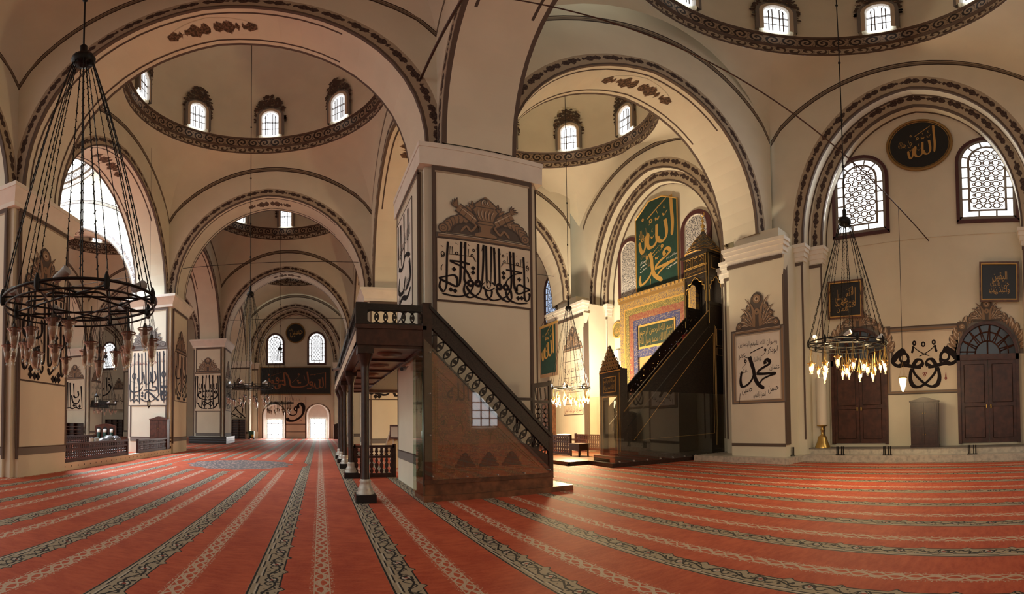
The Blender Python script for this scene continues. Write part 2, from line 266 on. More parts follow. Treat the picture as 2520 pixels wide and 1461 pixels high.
INK={
 'alal':'S19 111,55 101,296 96,618 92,780 63,868 27,803 27,747 36,697|S21 246,31 239,363 233,644 219,742 185,769 113,725 19,667|S19 17,659 95,622 164,595 197,632 203,711 195,768|S19 287,27 282,359 273,600 278,671 301,716|S24 126,368 205,366 272,376 332,394|S16 128,374 190,408 262,457 308,540 343,656|S19 420,35 419,266 411,688|S19 475,35 471,340 456,692|S19 503,44 504,337 506,678|S19 559,47 551,673|S19 587,56 591,329 595,692|S19 639,60 642,324 645,718|S19 762,80 766,311 775,547 768,705 756,753|S20 799,88 802,386 804,622 819,723 851,782 925,734 987,692|S19 914,141 920,375 921,649 922,829 942,882 970,855 980,783 973,745|O21 337,697 25,40|O21 414,688 25,40|O21 640,703 24,40|O21 712,699 24,40|S19 371,701 348,799 304,876 236,920 149,922 50,897|S19 449,708 438,805 390,890 322,926 280,879 268,800 282,703|S19 296,741 314,811 375,892 446,928 503,929 551,872 562,775|S19 493,783 508,877 564,934 635,910 711,853 749,770 750,707|S19 609,738 627,823 682,904 738,929 771,878 772,799 759,714|S19 712,766 729,859 775,917 858,939 960,911|S23 716,407 781,408 841,414 899,416|S17 896,424 827,455 771,508 723,591 711,656|S20 985,689 917,653 862,628 836,666 835,745|S17 468,730 491,775 528,787 566,763 590,724|S14 454,708 492,648|S14 566,648 595,700|S7 528,620 506,694 527,751 548,697 530,624|S11 419,39 402,140|S11 472,39 456,147|S11 282,32 266,137|S11 590,60 602,162|S11 641,63 656,164|S11 764,84 779,184|D20 170,498 366,450 364,522 136,827 179,842 687,469 689,540 863,537 848,853 889,844|S7 108,259 245,258 360,264 378,302 395,338|S7 132,125 127,262|S7 153,131 151,259|S7 319,140 319,263|O7 198,235 13,22|O7 355,244 12,21|O7 58,260 15,32|S7 74,251 73,299 56,321 44,294|O7 371,151 10,19|S7 911,321 810,303 694,295 677,336 661,357|S7 733,173 736,299|S7 879,191 882,316|S7 897,181 898,314|O7 845,280 12,22|O7 699,275 10,19|O7 957,308 11,23|S7 969,307 968,354 954,375 943,357|O7 684,178 10,19|S6 188,64 209,90|S6 315,65 331,87|S6 44,133 63,155|S6 722,127 738,114|S6 831,148 849,131|S6 949,223 970,213|S8 59,437 44,479 44,535|S8 956,480 969,518 968,565',
 'cpan':'S42 52,53 43,437 42,926|S42 156,40 145,440 141,962|S42 249,44 268,443 292,975|S38 343,54 350,334 356,626|S38 437,41 447,337 461,729|S38 507,39 519,451 526,921|S42 600,32 612,342 627,666|S42 738,38 757,458 776,813|S42 797,40 817,460 839,892|S42 896,34 907,462 917,966|S35 42,926 101,893 150,933 208,889 265,929 314,879 420,920 581,928 725,868 812,792|O29 145,468 46,52|O29 903,451 44,48|S38 678,389 713,523 630,599 582,542|S38 567,397 582,508 534,608 421,594 406,436|S38 374,402 357,558 275,624 235,499|S42 28,618 27,698 126,757 307,726 372,649|S38 614,671 709,673 725,723 645,739 534,720 388,728|S48 444,886 453,768 565,782 693,868 788,914|O42 930,789 47,40|S42 870,738 851,870 914,910 992,862|D42 364,778 363,829 867,671 961,673|S14 70,562 218,600|S14 836,598 984,558|S13 234,657 176,678 234,679|S14 184,803 192,837 216,809 241,838 244,804|S14 693,801 629,844 581,855|S29 52,53 24,119|S29 156,40 123,112|S29 249,44 281,118|S29 600,32 631,110|S29 738,38 766,116|S29 896,34 927,112',
 'dpan':'S33 36,60 18,538 29,946|S37 108,61 93,539 80,779 136,800|S37 308,52 302,409 274,955|S37 442,41 412,543 387,942|S33 173,261 153,380 208,427 256,382 267,263|S33 378,291 377,397 320,422|O41 197,500 41,27|S44 141,526 139,606 260,674 493,706|S37 325,741 427,769 650,864|S37 136,780 182,874 331,929 490,936|S26 325,741 318,821 388,876|D41 353,476 340,608 465,471|S15 496,504 449,583 494,657|S26 36,60 11,126|S26 108,61 129,115|S26 308,52 334,118|S26 442,41 465,108',
 'apan':'S48 156,-3 144,449 141,758 132,844 86,878 40,827 49,749|S48 396,609 257,665 203,731 241,790 348,845 448,893 469,814|S48 491,42 497,502 495,750 456,791 403,748 403,671|S52 122,289 45,364 44,471 120,535 274,533 397,501 443,429 429,299|S48 583,59 581,497 588,767 626,803 665,754 657,692|S48 658,615 750,647 846,703 811,775 703,844 626,896 587,829|S48 874,16 881,476 889,785 907,885 950,882 969,803|S48 751,331 689,412 704,519 796,552|S45 889,592 951,549 969,470 935,396|S52 278,4 268,211 229,351|S52 752,25 759,192 782,314|D52 206,874 201,936 293,942 363,943 703,946 765,949 837,894 842,944 774,461|S15 419,538 450,575 435,553|S15 951,665 966,695 935,674',
 'muh':'S72 678,472 673,424 714,405 776,440 764,477 677,507 572,545 489,584|S77 470,607 616,619 777,618 919,622|S53 902,635 753,658 614,698 543,759|S77 318,336 362,444 407,551 428,648 473,731 553,799 645,839|S63 411,607 367,686 282,754 184,790 114,779 93,696 110,607 133,551|S28 337,281 498,237 644,205|O19 683,255 18,14|S16 700,264 659,312 588,347|O19 220,398 22,19|S14 275,353 221,342 190,384|S14 234,415 194,465 132,502|S14 48,1055 67,957 77,892',
 'vav':'O31 801,440 64,79|S70 814,302 891,366 956,455 963,524 896,573 819,561 702,586 608,608 554,593|S39 807,276 767,386 738,471 749,558|S47 814,285 876,331|S45 554,597 527,540 555,485 610,487 652,545 678,607|S50 678,624 650,718 575,819 480,915 393,950 315,912 284,807 291,695 307,622|S27 659,243 670,313 685,361|O20 644,191 19,33|S19 655,252 588,326 494,391 423,423',
 'vavc':'O20 489,218 23,36',
 'allah':'S74 868,9 883,183 900,347 878,487|S42 868,9 909,62|S74 726,272 758,387 747,469 664,511 573,488 562,438|S74 528,293 521,403 519,483 438,533 331,531 295,481 323,358|S70 323,358 247,399 232,499 162,563 103,511 84,425|S42 298,180 538,98 771,15|S28 496,205 509,241 539,219 557,243 592,202|S25 672,189 705,219 788,166|O25 378,222 31,17|S25 394,235 320,265|O21 174,167 20,13|S21 128,406 158,431 211,389|S21 376,409 408,435 468,392|S18 417,318 403,352 428,357|S18 713,96 699,127 737,129|S18 525,128 555,169',
 'muhg':'S77 339,595 382,672 402,779 463,869 642,943|S67 411,781 337,853 204,909 101,919 72,867 97,815|S70 716,690 685,637 757,609 836,652 736,688 576,733 466,779|S77 464,795 684,783 968,764|S53 925,772 721,800 549,855 525,894|S25 399,617 584,545|S25 421,648 576,602|O21 647,567 23,15|S18 665,577 573,622|S25 483,666 492,691 519,674 529,691 558,661|O21 272,636 24,19|S21 301,615 228,695|S21 350,888 344,953',
 'farp':'S19 932,193 937,791|S19 891,374 901,686 875,764 843,712|S19 854,451 843,751 791,764 780,581|S19 780,633 754,790|O19 728,606 21,58|S19 751,607 727,790 664,803|S23 670,161 686,580 632,710 537,741 440,709 420,524 388,312 346,193 335,259 350,576 355,682|S19 355,682 290,628 279,747 225,814 198,707|O17 268,694 17,37|O17 237,442 19,53|O17 163,534 17,48|S19 258,469 247,601 193,601|S19 185,548 176,680 133,747|S10 707,292 917,205|S10 452,577 559,316|O9 548,263 11,26|S10 151,308 303,179|S10 770,293 823,229|D17 548,578 569,578 537,499 118,440 117,507 113,268 291,496 318,496|S9 833,451 843,503 859,438|S9 623,291 643,500',
 'farv':'S164 622,428 634,283 767,241 908,373 870,619 671,792 382,898 129,875 77,771|O64 496,441 72,70|S71 567,456 529,630 349,686 169,655|S21 357,135 964,129|S21 394,49 393,121|S21 537,51 536,123|S21 679,53 678,125|S21 670,924 742,880 814,896',
 'nearD':'S69 327,22 310,340 194,541 488,776 723,823 765,517|S69 20,811 331,620 583,514 407,409|S61 20,966 254,866 449,835|S61 59,846 333,928 529,975|S69 489,853 724,875 901,972 999,948|S61 931,418 938,844|S69 640,430 680,566 545,598|S61 173,20 155,337 58,590|S54 792,264 836,552 720,618|D61 646,916 647,963 20,845',
 'ras':'S84 27,112 54,806|S84 690,182 742,701|O53 412,135 53,38|S63 481,164 242,379 135,529|S84 135,529 188,724 348,739 401,615 481,671 559,562|S95 820,430 949,567 820,756 612,842 322,890|O42 846,240 36,22|O42 188,226 32,19|S42 768,388 949,350',
 'pp':'S80 100,78 133,961|S80 433,130 467,545|S80 833,234 900,961|S80 233,104 267,961|S80 667,390 700,545 533,597 433,519|S80 333,519 413,753 667,779 767,649|S67 0,948 233,922 400,961 567,909 733,961 933,935|S80 567,805 600,935|D80 767,883 467,857',
 'und':'S48 24,620 24,793 96,850 137,663 128,432|S58 446,144 446,562 446,807 325,879 84,772 301,663 434,749|S53 554,144 547,836 663,865 711,720|S53 120,562 301,576 470,519|S48 759,144 771,807|S53 928,202 916,720 855,865|D48 157,922 234,922',
 'edge':'S70 100,33 120,467|S70 300,67 320,500|S70 520,27 540,500|S70 780,50 760,533|S70 150,500 400,550 600,467 900,533|S70 200,600 150,733 450,783 600,667|S70 850,567 900,750 600,800|S80 100,867 400,833 700,883 920,833',
}
# ---------------------------------------------------------------- lettering
def smooth(p,n=4):
    if len(p)<3: return p
    q=[p[0]]+p+[p[-1]]; o=[]
    for i in range(1,len(q)-2):
        a,b,c,d=q[i-1:i+3]
        for k in range(n):
            t=k/n; o.append(tuple(.5*((2*b[j])+(c[j]-a[j])*t+(2*a[j]-5*b[j]+4*c[j]-d[j])*t*t+(3*b[j]-a[j]-3*c[j]+d[j])*t**3) for j in (0,1)))
    return o+[p[-1]]
def pen(mb,pts,w,y,nib=.55,mn=.6,taper=True):
    P=smooth(pts); n=len(P); A=[];B=[]
    for i in range(n):
        a=P[max(i-1,0)]; b=P[min(i+1,n-1)]; dx,dz=b[0]-a[0],b[1]-a[1]; L=sqrt(dx*dx+dz*dz) or 1; dx/=L; dz/=L
        h=w/2*max(mn,abs(dx*sin(nib)-dz*cos(nib))*1.1)
        if taper and i==n-1: h*=.35
        A.append((P[i][0]-dz*h,P[i][1]+dx*h)); B.append((P[i][0]+dz*h,P[i][1]-dx*h))
    mb.band(A,B,y)
def ink(mb,key,x0,x1,z1,z0,y,flip=0,wk=1.0):
    Wd=x1-x0; H=z1-z0
    def m(t):
        u,v=map(int,t.split(',')); u=u/1000; v=v/1000
        if flip: u=1-u
        return (x0+u*Wd,z1-v*H)
    for k,ln in enumerate(INK[key].split('|')):
        t=ln.split(); w=int(t[0][1:])/1000*Wd*wk; yy=y-.0006*(k%7)
        if t[0][0]=='S': pen(mb,[m(q) for q in t[1:]],w,yy,nib=.55 if not flip else pi-.55)
        elif t[0][0]=='O':
            c=m(t[1]); r=[int(q)/1000 for q in t[2].split(',')]; rx,rz=r[0]*Wd,r[1]*H
            A=[(c[0]+(rx+w/2)*cos(a*pi/9),c[1]+(rz+w/2)*sin(a*pi/9)) for a in range(19)]; B=[(c[0]+max(.002,rx-w/2)*cos(a*pi/9),c[1]+max(.002,rz-w/2)*sin(a*pi/9)) for a in range(19)]; mb.band(A,B,yy)
        else:
            for q in t[1:]:
                c=m(q); mb.poly([(c[0]-w,yy,c[1]),(c[0],yy,c[1]-w),(c[0]+w,yy,c[1]),(c[0],yy,c[1]+w)])
AR={}
for i,ch in enumerate('ابةتثجحخدذرزسشصضطظعغفقكلمنهوىي'): pass
_c=0xFE8D
for ch,n in (('ا',2),('ب',4),('ة',2),('ت',4),('ث',4),('ج',4),('ح',4),('خ',4),('د',2),('ذ',2),('ر',2),('ز',2),('س',4),('ش',4),('ص',4),('ض',4),('ط',4),('ظ',4),('ع',4),('غ',4),('ف',4),('ق',4),('ك',4),('ل',4),('م',4),('ن',4),('ه',4),('و',2),('ى',2),('ي',4)):
    AR[ch]=(_c,n); _c+=n
def shape(t):
    o=''
    for i,ch in enumerate(t):
        if ch not in AR: o+=ch; continue
        c,n=AR[ch]; p=i>0 and t[i-1] in AR and AR[t[i-1]][1]==4; q=n==4 and i+1<len(t) and t[i+1] in AR
        o+=chr(c+(3 if p and q else 2 if q else 1 if p else 0))
    return o[::-1]
TX={}
def load_text(t):
    cu=bpy.data.curves.new('lettering','FONT'); cu.body=shape(t); cu.resolution_u=2; o=bpy.data.objects.new('lettering',cu); COL.objects.link(o)
    dg=bpy.context.evaluated_depsgraph_get(); me=bpy.data.meshes.new_from_object(o.evaluated_get(dg)); v=[(p.co.x,p.co.y) for p in me.vertices]; f=[tuple(p.vertices) for p in me.polygons]
    bpy.data.objects.remove(o); bpy.data.curves.remove(cu); bpy.data.meshes.remove(me)
    x0=min(p[0] for p in v);x1=max(p[0] for p in v);y0=min(p[1] for p in v);y1=max(p[1] for p in v)
    TX[t]=([((a-x0)/(x1-x0)-.5,(b-y0)/(y1-y0)-.5) for a,b in v],f)
def text(mb,t,cx,cz,w,h,y,rot=0):
    if t not in TX: load_text(t)
    v,f=TX[t]; c,s=cos(rot),sin(rot); ids=[mb.P((cx+a*w*c-b*h*s,y,cz+a*w*s+b*h*c)) for a,b in v]
    for q in f: mb.face([ids[k] for k in q])
for t in ('رضوان الله عليهم اجمعين','ابوبكر','عمر','عثمان','علي','حسن','حسين','الحمزة والعباس','عليه السلام','جل جلاله','بسم الله الرحمن الرحيم','لا اله الا الله محمد رسول الله','جنات تجري من تحتها الانهار','الله','واعبد ربك حتى ياتيك اليقين','محمد','وهو على كل شيء قدير'): load_text(t)
# ---------------------------------------------------------------- architecture
P=13.2; ZI,ZA,ZC0,ZC1,ZR=8.35,14.0,13.2,15.9,16.75; TH=1.9
def arc(hs,za,off=0,n=14,zi=ZI):
    rise=za-zi; k=1.0
    if rise>1.1*hs: k=rise/(1.08*hs); rise/=k
    e=(rise*rise-hs*hs)/(2*hs); r=hs+e; R=r+off; am=acos(max(-1,min(1,e/R))); pts=[(-e+R*cos(am*i/n),zi+k*R*sin(am*i/n)) for i in range(n+1)]
    return [(-x,z) for x,z in pts]+[p for p in pts[::-1]][1:]
def topline(a,n=14,dz=0,zi=ZI,ins=0):
    o=[]
    for k in range(n+1):
        t=k/n
        if t<.22: o.append((-a+ins,zi+(ZC0-dz-zi)*t/.22))
        else: s=(t-.22)/.78; o.append((-a*(1-s)-(-ins*(1-s)),ZC0-dz+(ZC1-ZC0)*sin(pi/2*s**.8)))
    return o+[(-x,z) for x,z in o[::-1]][1:]
def side_strip(mb,y,hs,za,a,top=None,flo='floral',zi=ZI):
    """one vertical face of an arch: painted bands round the opening, plaster, painted line under the pendentive"""
    A=[arc(hs,za,o,zi=zi) for o in (0,.07,.12,.47)]
    mb.mat('band_brown').band(A[0],A[1],y); mb.mat('paint_beige').band(A[1],A[2],y); mb.mat(flo).band(A[2],A[3],y,uv=True)
    mb.mat('plaster')
    if top: mb.band(A[3],top,y)
    else:
        T=topline(a,dz=.30,zi=zi); T2=topline(a,zi=zi); mb.band(A[3],T,y); mb.mat('line_trim').band(T[3:-3],T2[3:-3],y,uv=True); mb.mat('plaster').band(T2,[(x,17.6) for x,z in T2],y)
def soffit(mb,hs,za,y0,y1,spray=True,mat='plaster',zi=ZI):
    A=arc(hs,za,zi=zi); w=.11
    for m,a,b in (('band_brown',y0,y0+w),(mat,y0+w,y1-w),('band_brown',y1-w,y1)): mb.mat(m).band(A,A,a,b)
    m0='paint_brown'; mb.mat(m0)
    for s_ in (0,-1):
        (xa,za_),(xb,zb_)=(A[0],A[1]) if s_==0 else (A[-1],A[-2]); e=.004 if s_==0 else -.004
        mb.poly([(xa+e,y0+.3,za_+.10),(xa+e,y1-.3,za_+.10),(xa+e*1.5,y1-.3,za_+.22),(xa+e*1.5,y0+.3,za_+.22)])
        for yy in (y0+.3,y1-.3): mb.band([(x+e*1.5,z-.006) for x,z in (A if s_==0 else A)],[(x+e*1.5,z-.006) for x,z in A],yy-.035,yy+.035) if s_==0 and y1-y0>1 else None
    if spray:
        B=[p for p in arc(hs,za,-.015,n=28) if abs(p[0])<1.35]; mb.mat('spray'); c=(y0+y1)/2; n=len(B)
        hw=[.05+.44*max(0,sin(pi*(.02+.96*i/(n-1))))**.7 for i in range(n)]
        mb.grid([[(x,c-hw[i],z) for i,(x,z) in enumerate(B)],[(x,c+hw[i],z) for i,(x,z) in enumerate(B)]],[[(.3+2.2*i/(n-1),.5-hw[i]) for i in range(n)],[(.3+2.2*i/(n-1),.5+hw[i]) for i in range(n)]])
def arch(x0,y0,x1,y1,hs=5.25,t=TH,hL=None,sides=(1,1),flo=('floral','floral'),a=None,mat='plaster',za=ZA):
    L=sqrt((x1-x0)**2+(y1-y0)**2); hs=hs if hL is None else hL; T=frame((x0+x1)/2,(y0+y1)/2,atan2(y1-y0,x1-x0)); mb=MB(T)
    a=a or L/2-TH/2
    if sides[0]: side_strip(mb,-t/2,hs,za,a,flo=flo[0])
    if sides[1]: side_strip(mb,t/2,hs,za,a,flo=flo[1])
    soffit(mb,hs,za,-t/2,t/2,mat=mat); return st(mb,'ceiling_arch')
def dome(cx,cy,ax,ay,r,sky=False,ox=0,oy=0,zr=ZR):
    ZR=zr; mb=MB(frame(cx,cy)); mb.mat('plaster'); N=14; zc=lambda s:ZC0+(ZC1-ZC0)*sin(pi/2*(1-abs(s))**.8)
    for q in range(4):
        rows=[]; ex,ey=((ax,ay) if q%2==0 else (ay,ax)); c,s_=((1,0),(0,1),(-1,0),(0,-1))[q]
        rot=lambda x,y:(x*c-y*s_,x*s_+y*c)
        for i in range(7):
            t=i/6; row=[]
            for j in range(N+1):
                s=-1+2*j/N; wx,wy=ex,ey*s; ph=s*pi/4; rx,ry=r*cos(ph),r*sin(ph); wz=zc(s); a_,b_=ox*c+oy*s_,-ox*s_+oy*c; rx+=a_; ry+=b_
                kx,ky,kz=wx*.72+rx*.28,wy*.72+ry*.28,wz*.32+ZR*.68
                X=(1-t)**2*wx+2*t*(1-t)*kx+t*t*rx; Y=(1-t)**2*wy+2*t*(1-t)*ky+t*t*ry; Z=(1-t)**2*wz+2*t*(1-t)*kz+t*t*ZR
                x,y=rot(X,Y); row.append((x,y,Z))
            rows.append(row)
        mb.smooth=True; mb.grid(rows); mb.smooth=False
    n=72; C=lambda rr,z:[(ox+rr*cos(2*pi*k/n),oy+rr*sin(2*pi*k/n),z) for k in range(n+1)]; U=lambda v:[(2*pi*r*k/n,v) for k in range(n+1)]
    for m,r0,z0,r1,z1 in (('band_brown',r,ZR,r-.05,ZR+.05),('garland',r-.05,ZR+.05,r-.06,ZR+.36),('band_brown',r-.06,ZR+.36,r-.16,ZR+.42),('scroll',r-.16,ZR+.42,r-.18,ZR+.92),('band_brown',r-.18,ZR+.92,r-.28,ZR+.98)):
        mb.mat(m).grid([C(r0,z0),C(r1,z1)],[U(0),U(1)])
    rb=r-.28; zb=ZR+.98; H=6.2; mb.mat('plaster'); mb.smooth=True; rows=[]
    for i in range(13):
        q=(i/12)*(.62 if sky else 1.0); z=H*sin(q*pi/2); rr=rb*max(0,1-(z/H)**2.6)**(1/2.6); rows.append(C(max(rr,.02),zb+z))
    mb.grid(rows); mb.smooth=False
    o=st(mb,'ceiling_dome')
    if sky:
        g=MB(frame(cx,cy)); g.mat('skyglass'); g.smooth=True; g.grid([C(rb*.93,zb+4.8),C(rb*.6,zb+5.6),C(.02,zb+6)]); s2=g.build('window_skylight'); s2['kind']='structure'
        h=MB(frame(cx,cy)); h.mat('paint_grey')
        for k in range(12): h.tube([(rb*.94*cos(k*pi/6),rb*.94*sin(k*pi/6),zb+4.75),(rb*.6*cos(k*pi/6),rb*.6*sin(k*pi/6),zb+5.5),(0,0,zb+5.9)],.05,4)
        h.build('glazing_bars',s2)
    return o
DW=[0]
def arch_out(hw,z0,zs,n=10,k=1.0): return [(-hw,z0)]+[(-hw*cos(pi*i/n),zs+k*hw*sin(pi*i/n)) for i in range(n+1)]+[(hw,z0)]
def leaf(mb,x0,z0,x1,z1,w,y,sg=1):
    dx,dz=x1-x0,z1-z0; L=sqrt(dx*dx+dz*dz); nx,nz=-dz/L,dx/L; A=[];B=[]
    for k in range(8):
        t=k/7; b=.12*L*sin(pi*t)*sg; q=w*.5*sin(pi*min(1,.06+t*.94))**.7*(.55+.75*t if t<.7 else 1.07); A.append((x0+dx*t+nx*(b+q),z0+dz*t+nz*(b+q))); B.append((x0+dx*t+nx*(b-q),z0+dz*t+nz*(b-q)))
    mb.band(A,B,y)
def crest(mb,cx,z0,w,h,y,cols=('paint_ash','paint_tan','paint_light'),yy=None):
    f=lambda z:0 if yy is None else yy*(z-z0)/h
    half=[(-.5,0),(-.5,.10),(-.45,.22),(-.37,.25),(-.36,.42),(-.27,.50),(-.245,.66),(-.16,.70),(-.135,.86),(-.07,.96),(0,1)]
    H=smooth(half,3); o=H+[(-x,z) for x,z in H[::-1]][1:]; mb.mat(cols[0])
    mid=len(o)//2
    for i in range(len(o)-1): mb.poly([(cx+o[i][0]*w,y+f(z0+o[i][1]*h),z0+o[i][1]*h),(cx+o[i+1][0]*w,y+f(z0+o[i+1][1]*h),z0+o[i+1][1]*h),(cx+o[i+1][0]*w*.02,y,z0),(cx+o[i][0]*w*.02,y,z0)])
    y2=y-.004
    if yy is not None:
        mb.mat(cols[1])
        return
    for sg in (-1,1):
        for ang,ln,wd in ((7,.40,.075),(22,.45,.085),(38,.52,.085),(54,.64,.08),(70,.82,.075),(15,.26,.06),(45,.34,.06),(62,.45,.055)):
            a=radians(ang); ex,ez=cx+sg*ln*w*.98*cos(a),z0+ln*h*1.06*sin(a)+.05*h; bx,bz=cx+sg*.05*w,z0+.05*h; y3=y2-.0007*ang/10-(.004 if ln<.4 or ang==45 else 0)
            mb.mat(cols[1]); leaf(mb,bx,bz,ex,ez,wd*w,y3,sg); mb.mat(cols[0]); leaf(mb,bx+(ex-bx)*.3,bz+(ez-bz)*.3,ex,ez,wd*w*.45,y3-.001,sg); mb.mat(cols[2]); leaf(mb,bx+(ex-bx)*.45,bz+(ez-bz)*.45,bx+(ex-bx)*.97,bz+(ez-bz)*.97,wd*w*.2,y3-.002,sg)
        for px,pz,rr in ((.41,.11,.05),(.30,.36,.042),(.19,.57,.04)):
            mb.mat(cols[0]).ring(cx+sg*px*w,z0+pz*h,0,rr*w*1.15,y2-.010,12); mb.mat(cols[1]).ring(cx+sg*px*w,z0+pz*h,rr*w*.5,rr*w,y2-.011,12); mb.mat(cols[2]).ring(cx+sg*px*w,z0+pz*h,0.001,rr*w*.28,y2-.012,8)
    mb.mat(cols[1]).ring(cx,z0+.80*h,.02*w,.085*w,y2-.012,14); mb.mat(cols[2]).ring(cx,z0+.80*h,.03*w,.045*w,y2-.013,12); mb.mat(cols[1]).ring(cx,z0+.45*h,.015*w,.06*w,y2-.012,14)
def dome_window(cx,cy,r,psi,ZR=ZR):
    DW[0]+=1; R=r-.28; e=empty('window_%d'%(10+DW[0]),cx+R*cos(psi),cy+R*sin(psi),psi-pi/2,ZR+.99,kind='structure')
    b=MB(); b.mat('paint_light'); hw,zs=.62,1.42; o=arch_out(hw,0,zs); i=arch_out(.46,.06,zs-.02); b.band(o,i,-.24,-.24); b.mat('stone_white').band(i,arch_out(.42,.06,zs-.03),-.24,-.11); b.mat('paint_light').band(o,o,-.15,.12)
    b.mat('paint_grey').band(arch_out(hw+.12,0,zs),arch_out(hw-.01,0,zs),-.245); b.mat('paint_grey').band(arch_out(hw+.12,0,zs),arch_out(hw+.12,0,zs),-.245,.15); b.build('window_frame',e)
    p=MB(); p.mat('pane'); q=arch_out(.43,.05,zs-.03); p.poly([(x,-.115,z) for x,z in q[::-1]]); p.build('pane',e)
    m=MB(); m.mat('paint_grey'); y=-.13
    for x in (-.26,-.13,.13,.26): m.box((x-.019,y-.02,.06),(x+.019,y,zs+.1 if abs(x)>.2 else zs+.2))
    for z in (.5,.95,1.02): m.box((-.43,y-.02,z-.019),(.43,y,z+.019))
    m.band(arch_out(.30,zs-.1,zs-.05,8),arch_out(.275,zs-.1,zs-.05,8),y-.02)
    for k in range(1,6): a=k*pi/6; m.tube([(.29*cos(a),y-.01,zs-.05+.29*sin(a)),(.42*cos(a),y-.01,zs-.05+.42*sin(a))],.012,4)
    m.build('muntin',e)
    c=MB(); fy=lambda z:-.20-.16*max(0,z-1.5)
    for mt,cnt,s0,s1,dy in (('paint_brown',150,.055,.10,0),('paint_tan',46,.018,.034,.012)):
        c.mat(mt)
        while cnt:
            x=RND.uniform(-.84,.84); z=RND.uniform(.95,3.0); o=(x/.84)**2+((z-1.35)/1.62)**2; i=(x/.74)**2+((z-1.40)/.74)**2
            if o>1 or i<1 or (z<1.4 and abs(x)<.74) or (o>.62 and RND.random()<.3): continue
            cnt-=1; q=RND.uniform(s0,s1); t=RND.uniform(0,pi); c.poly([(x+q*cos(t+g*pi/3)*(1 if g%3 else 1.4),fy(z)-dy,z+q*sin(t+g*pi/3)) for g in range(6)])
    c.build('painted_crown',e)
def impost(mb,x0,x1,yf,zt=ZI,d=.2):   # cornice on a wall face that looks to -y
    for z0,z1,k in ((zt-.14,zt,d),(zt-.3,zt-.14,d*.75),(zt-.5,zt-.3,d*.45),(zt-.66,zt-.5,d*.2)): mb.box((x0-k,yf-k,z0),(x1+k,yf+.3,z1))
def wall_bay(name,T,a,hs1,za1,hs2,za2,low=0,ZI=ZI):
    k=dict(zi=ZI); mb=MB(T); side_strip(mb,0,hs1,za1,a,**k); soffit(mb,hs1,za1,0,.55,spray=False,**k); o=arc(hs1,za1,**k); side_strip(mb,.55,hs2,za2,0,top=o,**k); soffit(mb,hs2,za2,.55,1.06,spray=False,**k)
    mb.mat('plaster')
    for s in (-1,1):
        mb.poly([(s*a,0,0),(s*hs1,0,0),(s*hs1,0,ZI),(s*a,0,ZI)]); mb.poly([(s*hs1,0,0),(s*hs1,.55,0),(s*hs1,.55,ZI),(s*hs1,0,ZI)]); mb.poly([(s*hs1,.55,0),(s*hs2,.55,0),(s*hs2,.55,ZI),(s*hs1,.55,ZI)]); mb.poly([(s*hs2,.55,0),(s*hs2,1.06,0),(s*hs2,1.06,ZI),(s*hs2,.55,ZI)])
    w=hs1+.1; mb.poly([(-w,1.06,low),(w,1.06,low),(w,1.06,za1),(-w,1.06,za1)])
    mb.mat('stone_white')
    for s in (-1,1):
        x0,x1=sorted((s*hs1,s*(hs1+.45))); impost(mb,x0,x1,0,ZI,.16); x0,x1=sorted((s*hs2,s*(hs1-.05))); impost(mb,x0,x1,.55,ZI,.16)
    mb.mat('band_brown')
    for s in (-1,1):
        mb.box((min(s*hs1,s*(hs1+.5)),-.03,ZI-.82),(max(s*hs1,s*(hs1+.5)),0,ZI-.70)); mb.box((min(s*hs2,s*hs1),.52,ZI-.82),(max(s*hs2,s*hs1),.55,ZI-.70))
        for x in (s*(hs1+.06),s*(hs1+.45)): mb.box((x-.035,-.02,.75),(x+.035,0,ZI-.8))
        x=s*(hs2+.05); mb.box((x-.03,.53,.75),(x+.03,.55,ZI-.8))
    return st(mb,name)
